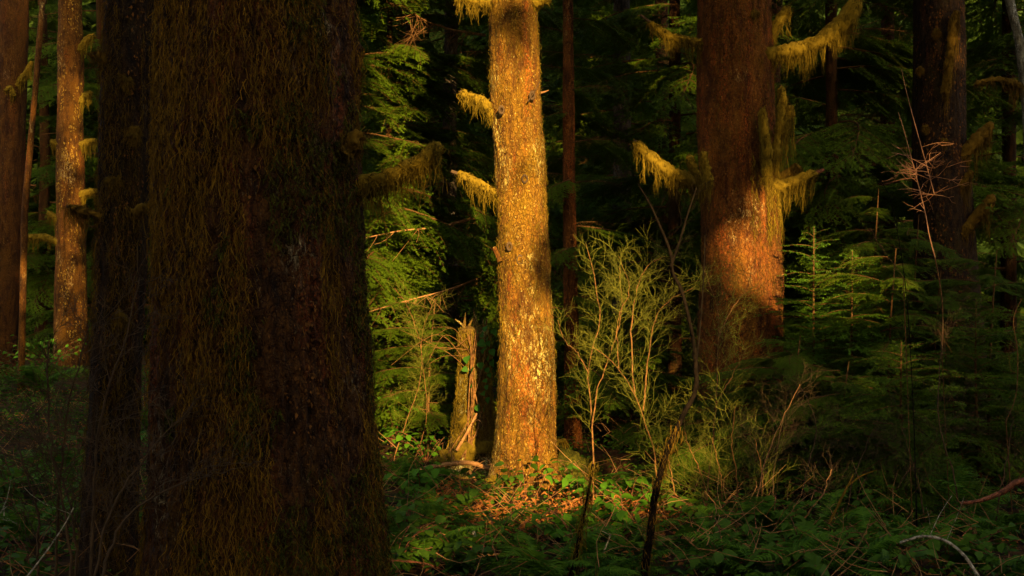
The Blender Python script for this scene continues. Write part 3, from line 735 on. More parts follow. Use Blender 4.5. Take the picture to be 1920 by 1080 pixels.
# ------------------------------------------------------------------ young firs on the right
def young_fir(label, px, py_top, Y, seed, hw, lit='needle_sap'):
    global rng
    rng = np.random.default_rng(seed)
    X = (px - 960) / F * Y; zb = float(gz(X, Y)); zt = CAMZ - (py_top - 540) / F * Y
    t = thing('young_fir', label, 'tree', (X, Y, zb), 'young firs in front of the hemlocks')
    c = resample([np.array([X + .05, Y, zb - .1]), np.array([X, Y, (zb + zt) / 2]), np.array([X, Y, zt])], 20)
    mb = MB(); tube(mb, c, np.linspace(.024, .004, 20), 7, 0, .003); mb.build('trunk', M['twig_limb'], t)
    H = zt - zb; nb = 64
    for i in range(nb):
        f = (i + rng.random() * .5) / nb; z = zb + H * (.12 + .86 * f); a = i * 2.4 + rng.normal() * .3
        L = (1 - f) ** .6 * hw * rng.uniform(.7, 1.15) + .12
        wood, leaf = MB(), MB(); d = np.array([math.cos(a), math.sin(a), rng.normal() * .18 + .05 + .35 * f])
        make_spray(wood, leaf, np.array([X, Y, z]), d, L, step=.040, nl=.026, nw=.009, ns=.0085, droop=rng.uniform(.15, .45), twl=.44)
        o = wood.build('branch', M['twig_limb'], t); leaf.build('foliage', M[lit], o, smooth=False)
    lead = MB(); 
    for i in range(5): needles(lead, c[-1] - np.array([0, 0, .35 - .07 * i]), c[-1] - np.array([0, 0, .27 - .07 * i]) + np.array([.002, .002, 0]), .03, .006, .008, 0)
    lead.build('leader_shoot', M[lit], t, smooth=False)
young_fir('taller young fir with sunlit top right of the russet trunk', 1526, 425, 12.4, 301, .8)
young_fir('young fir with a lit ochre stem, right of the taller one', 1598, 470, 12.2, 302, .9)
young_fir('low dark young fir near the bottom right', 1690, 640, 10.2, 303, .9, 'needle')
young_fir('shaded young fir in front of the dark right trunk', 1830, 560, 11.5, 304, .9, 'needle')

for (lab, px, Y, z1, seed) in (('bushy small hemlock between the young firs and the russet trunk', 1480, 11.6, 1.1, 231), ('bushy small hemlock right of the young firs', 1660, 12.0, 1.9, 232), ('bushy small hemlock below the red twig fan', 1745, 12.6, 1.7, 233), ('bushy small hemlock in the right-hand shadows', 1850, 12.4, 1.9, 234), ('bushy small hemlock low in front of the young firs', 1570, 11.0, .9, 235), ('taller bushy hemlock behind the young firs', 1630, 13.6, 2.6, 238), ('taller bushy hemlock left of the red twig fan', 1705, 13.4, 2.3, 239), ('bushy small hemlock at the foot of the russet trunk', 1420, 12.0, .8, 240), ('bushy small hemlock left of the golden trunk behind the stump', 800, 14.6, 1.4, 236), ('bushy small hemlock right of the thin reddish trunk', 1180, 14.5, 1.3, 237)):
    X = (px - 960) / F * Y; t = thing('small_hemlock', lab, 'tree', (X, Y, float(gz(X, Y))), 'small hemlocks in the undergrowth'); g = random.Random(seed)
    c = resample([np.array([X, Y, -.35]), np.array([X + .04, Y, z1 * .6]), np.array([X + .1, Y, z1 + .12])], 14); mb = MB(); tube(mb, c, np.linspace(.022, .004, 14), 7); mb.build('trunk', M['twig_limb'], t)
    for i in range(26):
        z = .05 + z1 * (i + g.random()) / 26; put_branch(t, (X, Y, z), i * 2.4 + g.uniform(-.4, .4), g.uniform(-.2, .25), .55 * g.uniform(.7, 1.2) * (1.15 - .6 * i / 26), g.randrange(12))
# ------------------------------------------------------------------ ivy stump behind the golden trunk
rng = np.random.default_rng(55)
Ys = 13.3; Xst = (888 - 960) / F * Ys
t = thing('tree_stump', 'ivy-grown broken stump lit on its left side beside the golden trunk', 'stump', (Xst, Ys, float(gz(Xst, Ys))))
so, ss = trunk_mesh(t, [(880, 900, 54), (884, 850, 42), (890, 740, 29), (890, 640, 27), (888, 618, 24), (880, 612, 12)], Ys, M['bark_stump'], CAMZ - (606 - 540) / F * Ys, .030, .010, 90, 97, .3, lobes=4, over=.0)
for i in range(9):
    a0 = 868 + i * 5; stub(t, px_path([(a0, 628), (a0 + rng.normal() * 2, 612), (a0 + rng.normal() * 5, 604 - rng.uniform(0, 26))], Ys + rng.uniform(-.1, .1)), .028, .004, 'bark_stump', 'splinter')
for i in range(6):
    a = rng.uniform(870, 905); c = px_path([(a, 612 + rng.uniform(0, 20)), (a + rng.uniform(-14, 16), 700 + rng.uniform(-30, 30)), (a + rng.uniform(-30, 8), 790), (a + rng.uniform(-45, 12), 860)], Ys - .2, -.1)
    m2 = MB(); tube(m2, resample(c, 20), np.linspace(.005, .009, 20) * rng.uniform(.5, 1.2), 5); m2.build('vine', M['twig_shrub'], t)
for i in range(7):
    c = px_path([(880 + rng.uniform(-14, 26), 606 + rng.uniform(-8, 90)), (835 + rng.uniform(-20, 20), 640 + rng.uniform(-30, 30)), (730 + rng.uniform(0, 100), 655 + rng.uniform(-60, 60))], Ys - .15, -.3)
    m2 = MB(); tube(m2, resample(c, 14), np.linspace(.0045, .0015, 14), 4); m2.build('dry_twig', M['twig_shrub'], t)
moss_threads(so, ss, 0.0, 1.25, Q - 1.5, Q + 1.5, 2200, .11, .006, 'moss', .006, 5, .30)
for i, (a, b, r) in enumerate(((868, 850, .16), (845, 868, .14), (900, 840, .14), (872, 790, .08))): moss_cushion(t, P(a, b, Ys - .22), r, 'moss', (1.2, .8, 1.0), 90 + i)
# broad leaf outline, shared by ivy, salal and others
def leaf_mesh(name, L, W, mat, fold=.25, curl=.15, heart=False):
    s = np.linspace(0, 1, 6); wd = np.sin(np.clip(s, 0, 1) ** .8 * math.pi) ** .8 * W * .5
    if heart: wd = np.array([.30, .50, .46, .34, .17, 0]) * W
    wd[-1] = 0
    x = s * L; zc = -curl * L * s ** 2
    mid = np.stack([x, 0 * x, zc], -1); l = np.stack([x, wd, zc + wd * fold], -1); r = np.stack([x, -wd, zc + wd * fold], -1)
    v = np.concatenate([mid, l, r]); f = []
    for i in range(5): f += [[i, i + 1, 6 + i + 1, 6 + i], [12 + i, 12 + i + 1, i + 1, i]]
    mb = MB(); mb.add(v, f); return mb.mesh(name, M[mat])
IVY = leaf_mesh('leaf', .085, .085, 'ivy', .15, .2, True)
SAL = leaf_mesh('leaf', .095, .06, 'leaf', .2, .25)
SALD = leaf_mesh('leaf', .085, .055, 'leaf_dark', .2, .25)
DEADL = leaf_mesh('leaf', .07, .05, 'dead', .6, .6)
for (a, b) in ((910, 612), (917, 630), (912, 650), (905, 655), (915, 668), (912, 690), (907, 712), (912, 722), (898, 640), (890, 655), (882, 648), (876, 668), (920, 605), (924, 618), (905, 735), (884, 720), (894, 760), (915, 745), (900, 680), (868, 690), (918, 640), (921, 655), (916, 700), (910, 760), (922, 675), (903, 625), (896, 618), (888, 690), (913, 640)):
    p = P(a, b, Ys - .30 + abs(a - 890) * .004)
    link('ivy_leaf', IVY, t, Vector(p) - t.location, (rng.uniform(.3, 1.4), rng.uniform(.3, 1.2), rng.uniform(-2.6, -.4)), rng.uniform(.6, 1.1))

# ------------------------------------------------------------------ shrubs
def lateral_twigs(mb, c, r, f0, step, L, sub, seed, thick=.0022, up=.5):
    n = len(c); T, U, V = frames(c); seglen = np.sum(np.linalg.norm(np.diff(c, axis=0), axis=1)); k = int(seglen * (1 - f0) / step)
    for i in range(k):
        f = f0 + (1 - f0) * (i + rng.random()) / k; q = c[min(int(f * (n - 1)), n - 1)]; tt = T[min(int(f * (n - 1)), n - 1)]
        a = rng.uniform(0, 2 * math.pi); d = np.array([math.cos(a), math.sin(a) * .8, up * rng.uniform(-.2, 1.6)]) + tt * .5; d /= np.linalg.norm(d)
        l = L * rng.uniform(.45, 1.2) * (1.15 - .5 * f)
        e1 = q + d * l * .5 + rng.normal(size=3) * l * .07; e2 = q + d * l + np.array([0, 0, l * .05]) + rng.normal(size=3) * l * .05
        cc = np.array([q, (q + e1) / 2 + rng.normal(size=3) * .008, e1, (e1 + e2) / 2 + rng.normal(size=3) * .008, e2 - (e2 - e1) * .2, e2]); tube(mb, cc, np.linspace(thick, thick * .5, 6), 3)
        for j in range(int(sub * l / .1)):
            g = rng.uniform(.2, 1); p = cc[min(int(g * 5), 5)]; s = perp(d); dd = d * .8 + s * .75 + np.array([0, 0, .2]); dd /= np.linalg.norm(dd)
            l2 = rng.uniform(.04, .13); m = p + dd * l2 * .55; e = m + (dd + perp(dd) * .45) * l2 * .45
            tube(mb, np.array([p, m, e]), [thick * .7, thick * .55, thick * .35], 3)
            if rng.random() < .6:
                dd2 = dd + perp(dd) * .9; tube(mb, np.array([m, m + dd2 * .035, m + dd2 * .06]), [thick * .5, thick * .45, thick * .3], 3)
def shrub(label, stems, twig_mat, stem_mat, L=.32, step=.025, sub=3.2, seed=1, f0=.35, group='bare huckleberry shrubs', thick=.0012, cat='shrub', r0=.0085, dy=.25):
    """stems: list of (pixel polyline from the ground up, depth, radius factor)"""
    global rng
    rng = np.random.default_rng(seed)
    p0 = P(*stems[0][0][0], stems[0][1]); p0[2] = gz(p0[0], p0[1])
    t = thing('huckleberry_shrub', label, cat, p0, group)
    tw = MB()
    for (pts, Y, rf) in stems:
        w3 = px_path(pts, Y, rng.uniform(-dy, dy)); w3[0] = np.array([w3[0][0], w3[0][1], min(w3[0][2], float(gz(w3[0][0], w3[0][1])) - .03)]) if rf > .85 else w3[0]
        c = resample(w3, 26); c[3:-1] += rng.normal(size=(22, 3)) * .0035
        mb = MB(); tube(mb, c, np.linspace(r0 * rf, r0 * rf * .32, 26), 6, 0, .0015); mb.build('stem', M[stem_mat], t)
        lateral_twigs(tw, c, None, f0, step, L, sub, seed, thick)
    tw.build('twigs', M[twig_mat], t, kind='stuff')
    return t
shrub('slender bare shrub standing just right of the golden trunk', [([(1112, 960), (1112, 880), (1110, 780), (1104, 690), (1125, 600), (1118, 540), (1098, 455)], 9.8, 1.0), ([(1110, 800), (1120, 730), (1135, 690), (1165, 590), (1160, 500)], 9.8, .7), ([(1104, 700), (1080, 660), (1060, 640), (1045, 600)], 9.8, .6)], 'twig_green', 'twig_shrub', seed=601, L=.26)
shrub('forked huckleberry shrub with glowing orange stems midway between the lit trunks', [([(1236, 930), (1228, 860), (1212, 800), (1190, 740), (1150, 680), (1110, 650)], 9.6, 1.0), ([(1190, 740), (1184, 640), (1190, 560), (1215, 500), (1250, 480)], 9.6, .85), ([(1206, 770), (1215, 680), (1228, 600), (1260, 560), (1300, 540)], 9.6, .85), ([(1160, 690), (1158, 600), (1180, 545), (1160, 480)], 9.6, .6)], 'twig_green', 'twig_shrub', seed=602, L=.40, step=.025)
shrub('tall pale-stemmed huckleberry in front of the russet trunk', [([(1322, 985), (1328, 900), (1340, 790), (1344, 690), (1348, 620), (1340, 560), (1318, 500)], 9.9, 1.0), ([(1348, 630), (1372, 580), (1400, 540), (1410, 500)], 9.9, .7), ([(1342, 760), (1375, 700), (1400, 650)], 9.9, .6)], 'twig_green', 'twig_shrub', seed=603, L=.40, step=.025)
shrub('low bushy huckleberry at the foot of the russet trunk', [([(1380, 1000), (1382, 900), (1372, 830), (1380, 760)], 9.3, .9), ([(1330, 1000), (1318, 900), (1290, 830), (1280, 770)], 9.3, .9), ([(1420, 1000), (1430, 900), (1415, 820)], 9.3, .9), ([(1300, 1000), (1265, 920), (1250, 830)], 9.3, .9), ([(1355, 1000), (1352, 900), (1335, 820)], 9.3, .9)], 'twig_green', 'twig_shrub', seed=604, L=.36, step=.026, sub=2.8, f0=.2)
shrub('thin leaning shrub right of the low bushy huckleberry', [([(1402, 1020), (1420, 930), (1440, 850), (1480, 760), (1500, 720)], 9.0, .9), ([(1470, 1020), (1500, 980), (1540, 930), (1560, 880)], 8.6, .9)], 'twig_dark', 'twig', seed=605, L=.3)
shrub('dense twiggy undergrowth below the young firs', [([(1500, 1010), (1510, 900), (1530, 800), (1500, 720)], 9.6, .9), ([(1580, 1010), (1600, 900), (1640, 800)], 9.6, .9), ([(1460, 1010), (1450, 900), (1470, 780)], 9.8, .9), ([(1650, 1010), (1690, 900), (1760, 820)], 9.8, .9)], 'twig_dark', 'twig_dark', seed=606, L=.45, step=.03)
shrub('dark tangled shrub in the left foreground before the slim trunk', [([(150, 1120), (120, 960), (95, 820), (90, 640)], 5.6, 1), ([(165, 1120), (175, 960), (190, 780), (240, 620), (262, 520)], 5.6, 1), ([(150, 1120), (200, 980), (280, 850), (380, 740)], 5.4, .9), ([(60, 1120), (70, 980), (40, 860), (10, 780)], 5.8, .9), ([(140, 1120), (140, 1000), (110, 880), (60, 800)], 5.6, .9), ([(180, 1120), (230, 980), (330, 910), (440, 880)], 5.2, .8), ([(100, 1120), (110, 930), (130, 760), (170, 600)], 5.8, .9)], 'twig_dark', 'twig_dark', seed=607, L=.34, step=.035, r0=.009, thick=.002)
shrub('dark bare bush at the right side of the undergrowth', [([(1800, 1010), (1790, 900), (1760, 780), (1768, 600)], 9.5, .9), ([(1860, 1010), (1880, 900), (1900, 780)], 9.5, .9), ([(1740, 1010), (1720, 900), (1690, 800)], 9.5, .9)], 'twig_dark', 'twig_dark', seed=608, L=.4, step=.035)
shrub('wispy green shrub in front of the lit hemlock sprays', [([(735, 960), (740, 860), (790, 700), (775, 600), (740, 540)], 13.6, .9), ([(765, 900), (800, 780), (790, 640), (815, 560)], 13.6, .7)], 'twig_green', 'twig_shrub', seed=609, L=.3, group=None)

# the dark S-shaped stem in front of the shrubs
rng = np.random.default_rng(66)
t = thing('crooked_stem', 'dark crooked stem bending in an S before the russet trunk', 'sapling', (P(1208, 1100, 7.0)[0], 7.0, float(gz(P(1208, 1100, 7.0)[0], 7.0))))
def free_stem(t, pts, Y, r0, r1, mat='bark_shaded', dy=0, name='stem', n=40, root=False):
    w3 = px_path(pts, Y, dy)
    c = resample(w3, n); mb = MB(); tube(mb, c, np.linspace(r0, r1, n), 8, 0, r0 * .25); mb.build(name, M[mat], t); return c
c1 = free_stem(t, [(1206, 1130), (1210, 1060), (1220, 1000), (1228, 930), (1250, 850), (1280, 780), (1303, 735), (1305, 690), (1300, 640), (1290, 590), (1278, 545), (1262, 510), (1256, 470), (1222, 390), (1196, 345)], 7.0, .024, .004, n=80)
c2 = free_stem(t, [(1258, 500), (1275, 450), (1290, 400), (1306, 352)], 7.0, .009, .003)
c3 = free_stem(t, [(1303, 700), (1312, 620), (1318, 540), (1322, 440)], 7.0, .006, .003)
tw = MB(); lateral_twigs(tw, c1, None, .55, .07, .26, 1.4, 1, .0016); lateral_twigs(tw, c2, None, .2, .05, .22, 1.2, 1, .0016); tw.build('twigs', M['bark_shaded'], t, kind='stuff')
c = resample(c1[:34], 40); mm = MB(); s0 = []; e0 = []
for i in range(900):
    q = c[int(rng.uniform(0, 39))] + rng.normal(size=3) * .018; s0.append(q); e0.append(q + np.array([rng.normal() * .01, rng.normal() * .01, -rng.uniform(.02, .06)]))
ribbons(mm, s0, e0, np.full(900, .004), 0); mm.build('moss', M['moss_dark'], t, kind='stuff')

# mossy slim stem at bottom centre
t = thing('slim_stem', 'slim mossy stem rising left of the crooked S stem', 'sapling', (P(1068, 1100, 7.3)[0], 7.3, float(gz(P(1068, 1100, 7.3)[0], 7.3))))
c1 = free_stem(t, [(1064, 1120), (1076, 1060), (1090, 990), (1104, 920), (1112, 870)], 7.3, .017, .006)
mm = MB(); q = c1[rng.integers(0, 39, 900)] + rng.normal(size=(900, 3)) * .016
ribbons(mm, q, q + np.stack([rng.normal(size=900) * .01, rng.normal(size=900) * .01, -rng.uniform(.02, .06, 900)], -1), np.full(900, .004), 0); mm.build('moss', M['moss'], t, kind='stuff')

# bare twig fan that catches the light at the right
t = thing('bare_sapling', 'bare sapling with a fan of glowing red twigs before the dark right trunk', 'sapling', (P(1810, 905, 12.0)[0], 12.0, float(gz(P(1810, 905, 12.0)[0], 12.0))))
free_stem(t, [(1816, 930), (1800, 830), (1772, 660), (1766, 560), (1753, 482)], 12.0, .008, .006, 'twig_shrub', name='lower_stem')  # darker material stands in for the unlit foot of the same stem
c1 = free_stem(t, [(1753, 482), (1742, 440), (1735, 400), (1715, 320), (1696, 248), (1684, 210)], 12.0, .006, .003, 'twig_fan')
c2 = free_stem(t, [(1752, 365), (1740, 320), (1726, 270), (1704, 190), (1690, 130)], 12.0, .005, .003, 'twig_fan')
tw = MB()
for i in range(40):
    cs = c1 if rng.random() < .6 else c2; zq = CAMZ - (rng.normal(325, 30) - 540) / F * 12.0; q = cs[np.argmin(np.abs(cs[:, 2] - zq))]
    an = rng.uniform(0, 2 * math.pi); l = rng.uniform(.1, .46); d = np.array([math.cos(an), math.sin(an) * .7, rng.normal() * .38 + .08]); d /= np.linalg.norm(d)
    m = q + d * l * .5 + rng.normal(size=3) * .02; e = q + d * l + rng.normal(size=3) * .03
    tube(tw, np.array([q, (q + m) / 2 + rng.normal(size=3) * .006, m, (m + e) / 2 + rng.normal(size=3) * .006, e]), np.linspace(.0034, .0016, 5), 3)
    for k in range(rng.integers(0, 3)):
        d2 = d + perp(d) * .8; o2 = q + (e - q) * rng.uniform(.3, .8); o2 = m if k == 0 else o2; tube(tw, np.array([o2, o2 + d2 * .05, o2 + d2 * .09 + rng.normal(size=3) * .012]), [.0024, .002, .0014], 3)
tw.build('twigs', M['twig_fan'], t, kind='stuff')
for (lab, pts, Y, r, mt) in (('pale leaning dead twig left of the red twig fan', [(1694, 520), (1672, 490), (1650, 462), (1632, 426)], 8.9, .0035, 'twig_limb'),
                             ('thin dark sapling left of the red twig fan', [(1720, 1020), (1712, 760), (1700, 560), (1680, 420), (1660, 350), (1630, 320)], 9.0, .005, 'bark_shaded'),
                             ('curved pale hanging twig at the right edge', [(1886, 790), (1905, 740), (1908, 660), (1900, 600), (1916, 560)], 9.4, .005, 'twig_limb'),
                             ('thin pale vertical twig in the right shadows', [(1766, 660), (1768, 620), (1766, 565)], 9.6, .0035, 'twig_limb')):
    c = resample(px_path(pts, Y, .2), 24)
    if c[0][2] > gz(c[0][0], c[0][1]): c = np.concatenate([resample([np.array([c[0][0] + .1, c[0][1] + .1, float(gz(c[0][0], c[0][1])) - .03]), c[0]], 10)[:-1], c])
    mb = MB(); tube(mb, c, np.linspace(r, r * .5, len(c)), 5, 0, r * .2)
    for i in range(12):
        q = c[int(rng.uniform(.5, .98) * len(c))]; tube(mb, np.array([q, q + rng.normal(size=3) * .04, q + rng.normal(size=3) * .07]), [.0018, .0015, .001], 3)
    o = mb.build('dead_twig', M[mt]); tag(o, lab, 'twig')

# ------------------------------------------------------------------ fallen wood
def fallen(label, pts, Y, r0, r1, mat, dy=0, twigs=6, name='fallen_branch'):
    w3 = px_path(pts, Y, dy)
    n = 30; c = resample(w3, n); mb = MB(); tube(mb, c, np.linspace(r0, r1, n), 8, 0, r0 * .35)
    for i in range(twigs):
        q = c[int(rng.uniform(2, n - 1))]; d = perp(c[-1] - c[0]); d[2] = abs(d[2]); l = rng.uniform(.08, .3)
        tube(mb, resample([q, q + d * l * .5 + rng.normal(size=3) * .02, q + d * l], 5), np.linspace(r0 * .3, .0015, 5), 4)
    o = mb.build(name, M[mat]); return tag(o, label, 'branch')
fallen('reddish fallen branch lying left of the golden trunk base', [(722, 894), (770, 884), (830, 872), (880, 868), (918, 880)], 12.4, .02, .024, 'twig')
fallen('short stick leaning against the mossy base of the golden trunk', [(878, 880), (890, 898), (906, 918)], 12.1, .014, .010, 'twig', 0, 2)
fallen('pale broken limb leaning on the ivy stump', [(856, 845), (876, 810), (894, 775)], 12.9, .018, .010, 'twig', .1, 3)
fallen('pale lichen-dotted stick in the undergrowth below the golden trunk', [(886, 996), (898, 1016), (906, 1034)], 8.6, .013, .008, 'twig_pale', 0, 1)
fallen('long thin stick lying across the fern at the bottom', [(858, 1046), (920, 1040), (980, 1038), (1012, 1042)], 8.2, .008, .006, 'twig', 0, 4)
fallen('dark red arching shoot at the bottom beside the huge trunk', [(724, 1052), (780, 1054), (820, 1064), (850, 1082)], 7.6, .008, .005, 'twig_red', 0, 2)
fallen('bleached arched branch at the bottom right', [(1688, 1018), (1730, 1006), (1772, 1014), (1808, 1042), (1840, 1090)], 6.7, .007, .009, 'twig_pale', -.2, 3)
fallen('thick reddish crooked branch at the right edge', [(1800, 944), (1840, 938), (1880, 922), (1905, 905), (1935, 900)], 8.8, .010, .026, 'twig_red', -.1, 4)
fallen('pale split stick at the left edge', [(-10, 968), (14, 976), (34, 984)], 8.6, .02, .008, 'twig_pale', 0, 2)
fallen('thin white stick leaning in the left foreground shrub', [(48, 1085), (90, 1030), (120, 985), (138, 952)], 5.5, .004, .0025, 'twig_pale', .1, 1)
fallen('pale slanting stick right of the slim mossy stem', [(1120, 1060), (1134, 1030), (1146, 1000)], 8.0, .006, .004, 'twig_pale', 0, 1)
fallen('orange-brown stick low between the shrub stems', [(1252, 1040), (1285, 1018), (1318, 1000)], 8.4, .014, .010, 'twig', .2, 2)
fallen('brown arching bramble shoot across the golden trunk base', [(890, 1020), (920, 990), (960, 962), (1000, 946), (1040, 955), (1070, 985)], 10.6, .006, .004, 'twig_red', 0, 3)
fallen('mossy leaning stick in the undergrowth below the young firs', [(1505, 1075), (1540, 1010), (1570, 950), (1600, 890)], 8.2, .016, .005, 'moss_dark', .2, 5)
# mossy mound behind the golden trunk
t = thing('mossy_log', 'mossy rotten log heaped right behind the golden trunk base', 'log', (.65, 13.2, float(gz(.65, 13.2))))
c = resample([np.array([.30, 12.95, -.14]), np.array([.72, 13.2, -.34]), np.array([1.3, 13.6, -.36]), np.array([2.0, 13.9, -.25])], 40)
mb = MB(); tube(mb, c, np.linspace(.26, .15, 40), 24, 0, .12, 5); mb.build('rotten_wood', M['moss_green'], t)
mb = MB(); q = c[rng.integers(0, 40, 1500)]; a = rng.uniform(0, math.pi, 1500); s = q + np.stack([rng.normal(size=1500) * .03, -np.cos(a) * .24, np.sin(a) * .24], -1)
ribbons(mb, s, s + rng.normal(size=s.shape) * .02 + np.array([0, -.01, -.03]), np.full(1500, .008), 0); mb.build('moss', M['moss_dark'], t, kind='stuff')
moss_branch(t, px_path([(1036, 842), (1048, 828), (1062, 824)], 13.0), .03, .025, .12, dens=.8)

# ------------------------------------------------------------------ ferns
def frond_mesh(L, seed):
    global rng
    keep = rng; rng = np.random.default_rng(seed)
    mb = MB(); n = 30; t = np.linspace(0, 1, n)
    c = np.stack([L * (t - .12 * t ** 3), .04 * L * np.sin(t * 3 + seed), L * (.42 * t - .62 * t ** 2)], -1)
    tube(mb, c[::2], np.linspace(.0035, .001, 15), 3)
    k = 34
    for i in range(k):
        f = .10 + .89 * i / k; q = np.array([np.interp(f, t, c[:, j]) for j in range(3)]); q2 = np.array([np.interp(min(f + .02, 1), t, c[:, j]) for j in range(3)])
        d = q2 - q; d /= np.linalg.norm(d) + 1e-9; side = np.cross(d, [0, 0, 1.]); side /= np.linalg.norm(side)
        l = L * .17 * math.sin(min(1, f * 1.05 + .12) * math.pi) ** .7 * rng.uniform(.85, 1.1) + .006
        for s in (1, -1):
            dd = side * s + d * .35 + np.array([0, 0, rng.normal() * .1 - .08]); dd /= np.linalg.norm(dd); wv = d * .0085
            p1 = q + dd * l * .5 + np.array([0, 0, .004]); p2 = q + dd * l - np.array([0, 0, l * .12])
            mb.add([q - wv, q + wv, p1 + wv * .8, p2, p1 - wv * .8], [[0, 1, 2, 3, 4]])
    rng = keep
    return mb.mesh('frond', M['fern'], smooth=False)
FR = [frond_mesh(.75, 1), frond_mesh(.6, 2), frond_mesh(.9, 3)]
def fern(label, px, py, Y, n, s, seed, az=None):
    g = random.Random(seed); x = (px - 960) / F * Y; z = float(gz(x, Y)) + .02
    t = thing('sword_fern', label, 'fern', (x, Y, z), 'sword ferns on the forest floor')
    for i in range(n):
        a = g.uniform(*az) if az else i * 2.4 + g.uniform(-.3, .3)
        link('frond', FR[g.randrange(3)], t, (0, 0, 0), (g.uniform(-.2, .2), -g.uniform(.05, .75), a), s * g.uniform(.7, 1.15))
fern('sword fern at the bottom centre below the golden trunk', 1010, 1060, 7.4, 11, .95, 1)
fern('sword fern left of the golden trunk base', 765, 930, 12.2, 10, 1.0, 2)
fern('small fern beside the lower right edge of the huge trunk', 745, 1000, 9.2, 9, .8, 3)
fern('fern below the reddish fallen branch', 830, 1000, 9.6, 9, .75, 4)
fern('fern right of the broad bright leaves', 1180, 1040, 8.6, 9, .7, 5)
fern('dark fern at the left edge of the forest floor', 40, 1000, 8.6, 11, .9, 6)
fern('dark fern before the foot of the slim trunk', 120, 1000, 9.2, 9, .9, 7)
fern('fern at the foot of the ochre trunk', 70, 730, 20, 12, 1.4, 8)
fern('shaded fern at the lower right corner', 1850, 1050, 7.6, 10, .9, 9)
fern('shaded fern below the young firs', 1640, 1040, 8.0, 10, .85, 10)
fern('shaded fern near the thick reddish branch', 1780, 960, 9.6, 10, .9, 11)
fern('fern left of the thin reddish trunk foot', 1150, 930, 11.8, 9, .8, 12)
fern('fern behind the slim trunk on the left', 170, 860, 12.5, 12, 1.2, 13)
fern('fern between the ochre trunk and the huge trunk', 270, 800, 15, 12, 1.2, 14)

for i, (lab, px, Y, sc) in enumerate((('fern at the bottom left of the crooked S stem', 1130, 7.6, .8), ('fern just right of the huge trunk base', 790, 8.0, .9), ('fern right of the crooked S stem', 1330, 8.0, .8), ('fern under the low bushy huckleberry', 1430, 8.8, .8), ('fern between the stick and the golden trunk', 900, 9.0, .8), ('fern at the foot of the bright broad leaves', 1090, 9.2, .7), ('fern in the middle of the bottom right shade', 1540, 9.0, .9), ('fern at the far right of the forest floor', 1900, 9.4, 1.0), ('fern behind the bleached arched branch', 1720, 8.8, .9), ('fern beyond the slim trunk foot', 100, 12, 1.1), ('fern low at the left edge', 10, 11, 1.1), ('fern between the slim trunk and the huge trunk base', 275, 9.5, .9))):
    fern(lab, px, 0, Y, 10, sc, 40 + i)
# ------------------------------------------------------------------ broad-leaved plants
def salal(label, px, Y, n_st, h, seed, mesh=None, grp='broad-leaved plants on the forest floor', spread=.3, nl=8):
    g = np.random.default_rng(seed); x = (px - 960) / F * Y; z = float(gz(x, Y)); mesh = mesh or SAL
    t = thing('broadleaf_plant', label, 'plant', (x, Y, z), grp)
    for i in range(n_st):
        a = g.uniform(0, 2 * math.pi); e = np.array([math.cos(a) * spread * g.uniform(.3, 1), math.sin(a) * spread * g.uniform(.3, 1), h * g.uniform(.6, 1.1)])
        c = resample([np.zeros(3) - np.array([0, 0, .04]), e * np.array([.35, .35, .65]), e], 14)
        mb = MB(); tube(mb, c, np.linspace(.004, .002, 14), 4); mb.build('stem', M['twig_red'], t, world=False)
        for j in range(nl):
            q = c[min(3 + int(j * 10 / nl) + 1, 13)]; b = a + (1.2 if j % 2 else -1.2) + g.normal() * .4
            if j == nl - 1: b = a; q = c[-1]
            link('leaf', mesh, t, tuple(q), (g.normal() * .35, g.uniform(-.35, .5), b), g.uniform(.7, 1.3))
salal('broad bright green leaves right of the golden trunk base', 1125, 10.6, 11, .30, 701, spread=.36, nl=9)
salal('leafy plant right of the bright broad leaves', 1180, 10.3, 6, .30, 702, spread=.25)
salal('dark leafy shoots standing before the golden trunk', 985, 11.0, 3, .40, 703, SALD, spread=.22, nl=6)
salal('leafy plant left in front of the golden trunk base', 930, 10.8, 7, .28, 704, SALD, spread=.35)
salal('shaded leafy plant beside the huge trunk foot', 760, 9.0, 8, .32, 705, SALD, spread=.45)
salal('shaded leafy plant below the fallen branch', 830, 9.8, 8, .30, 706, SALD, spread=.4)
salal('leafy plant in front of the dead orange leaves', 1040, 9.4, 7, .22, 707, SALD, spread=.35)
salal('bright leafy plant at the foot of the ochre trunk', 90, 23, 16, .75, 708, spread=1.0, nl=9)
salal('leafy plant between the two leftmost trunks', 60, 20, 12, .6, 709, SALD, spread=1.0, nl=9)
salal('low leafy plant at the bottom right', 1500, 8.0, 9, .24, 710, SALD, spread=.45)
salal('low leafy plant below the bleached arched branch', 1600, 7.8, 9, .24, 711, SALD, spread=.45)
salal('leafy plant under the thick reddish branch', 1840, 8.6, 9, .28, 712, SALD, spread=.45)
salal('leafy plant between the dark stems at bottom centre', 1290, 8.4, 7, .22, 713, SALD, spread=.4)
salal('shaded leafy plant in the left foreground', 60, 7.6, 9, .35, 714, SALD, spread=.5)
salal('leafy plant behind the left foreground shrub', 110, 9.6, 9, .4, 715, SALD, spread=.5)
salal('bright leaves low among the lit hemlock sprays', 735, 14.6, 14, .55, 716, spread=.6, nl=9)
salal('leafy plant behind the lit fallen branch', 800, 13.6, 10, .35, 717, SAL, spread=.5)
salal('round-leaved plant in the shade of the young firs', 1600, 9.6, 9, .35, 718, SALD, spread=.5)
salal('leafy plant left of the bleached arched branch', 1420, 8.2, 8, .22, 719, SALD, spread=.4)

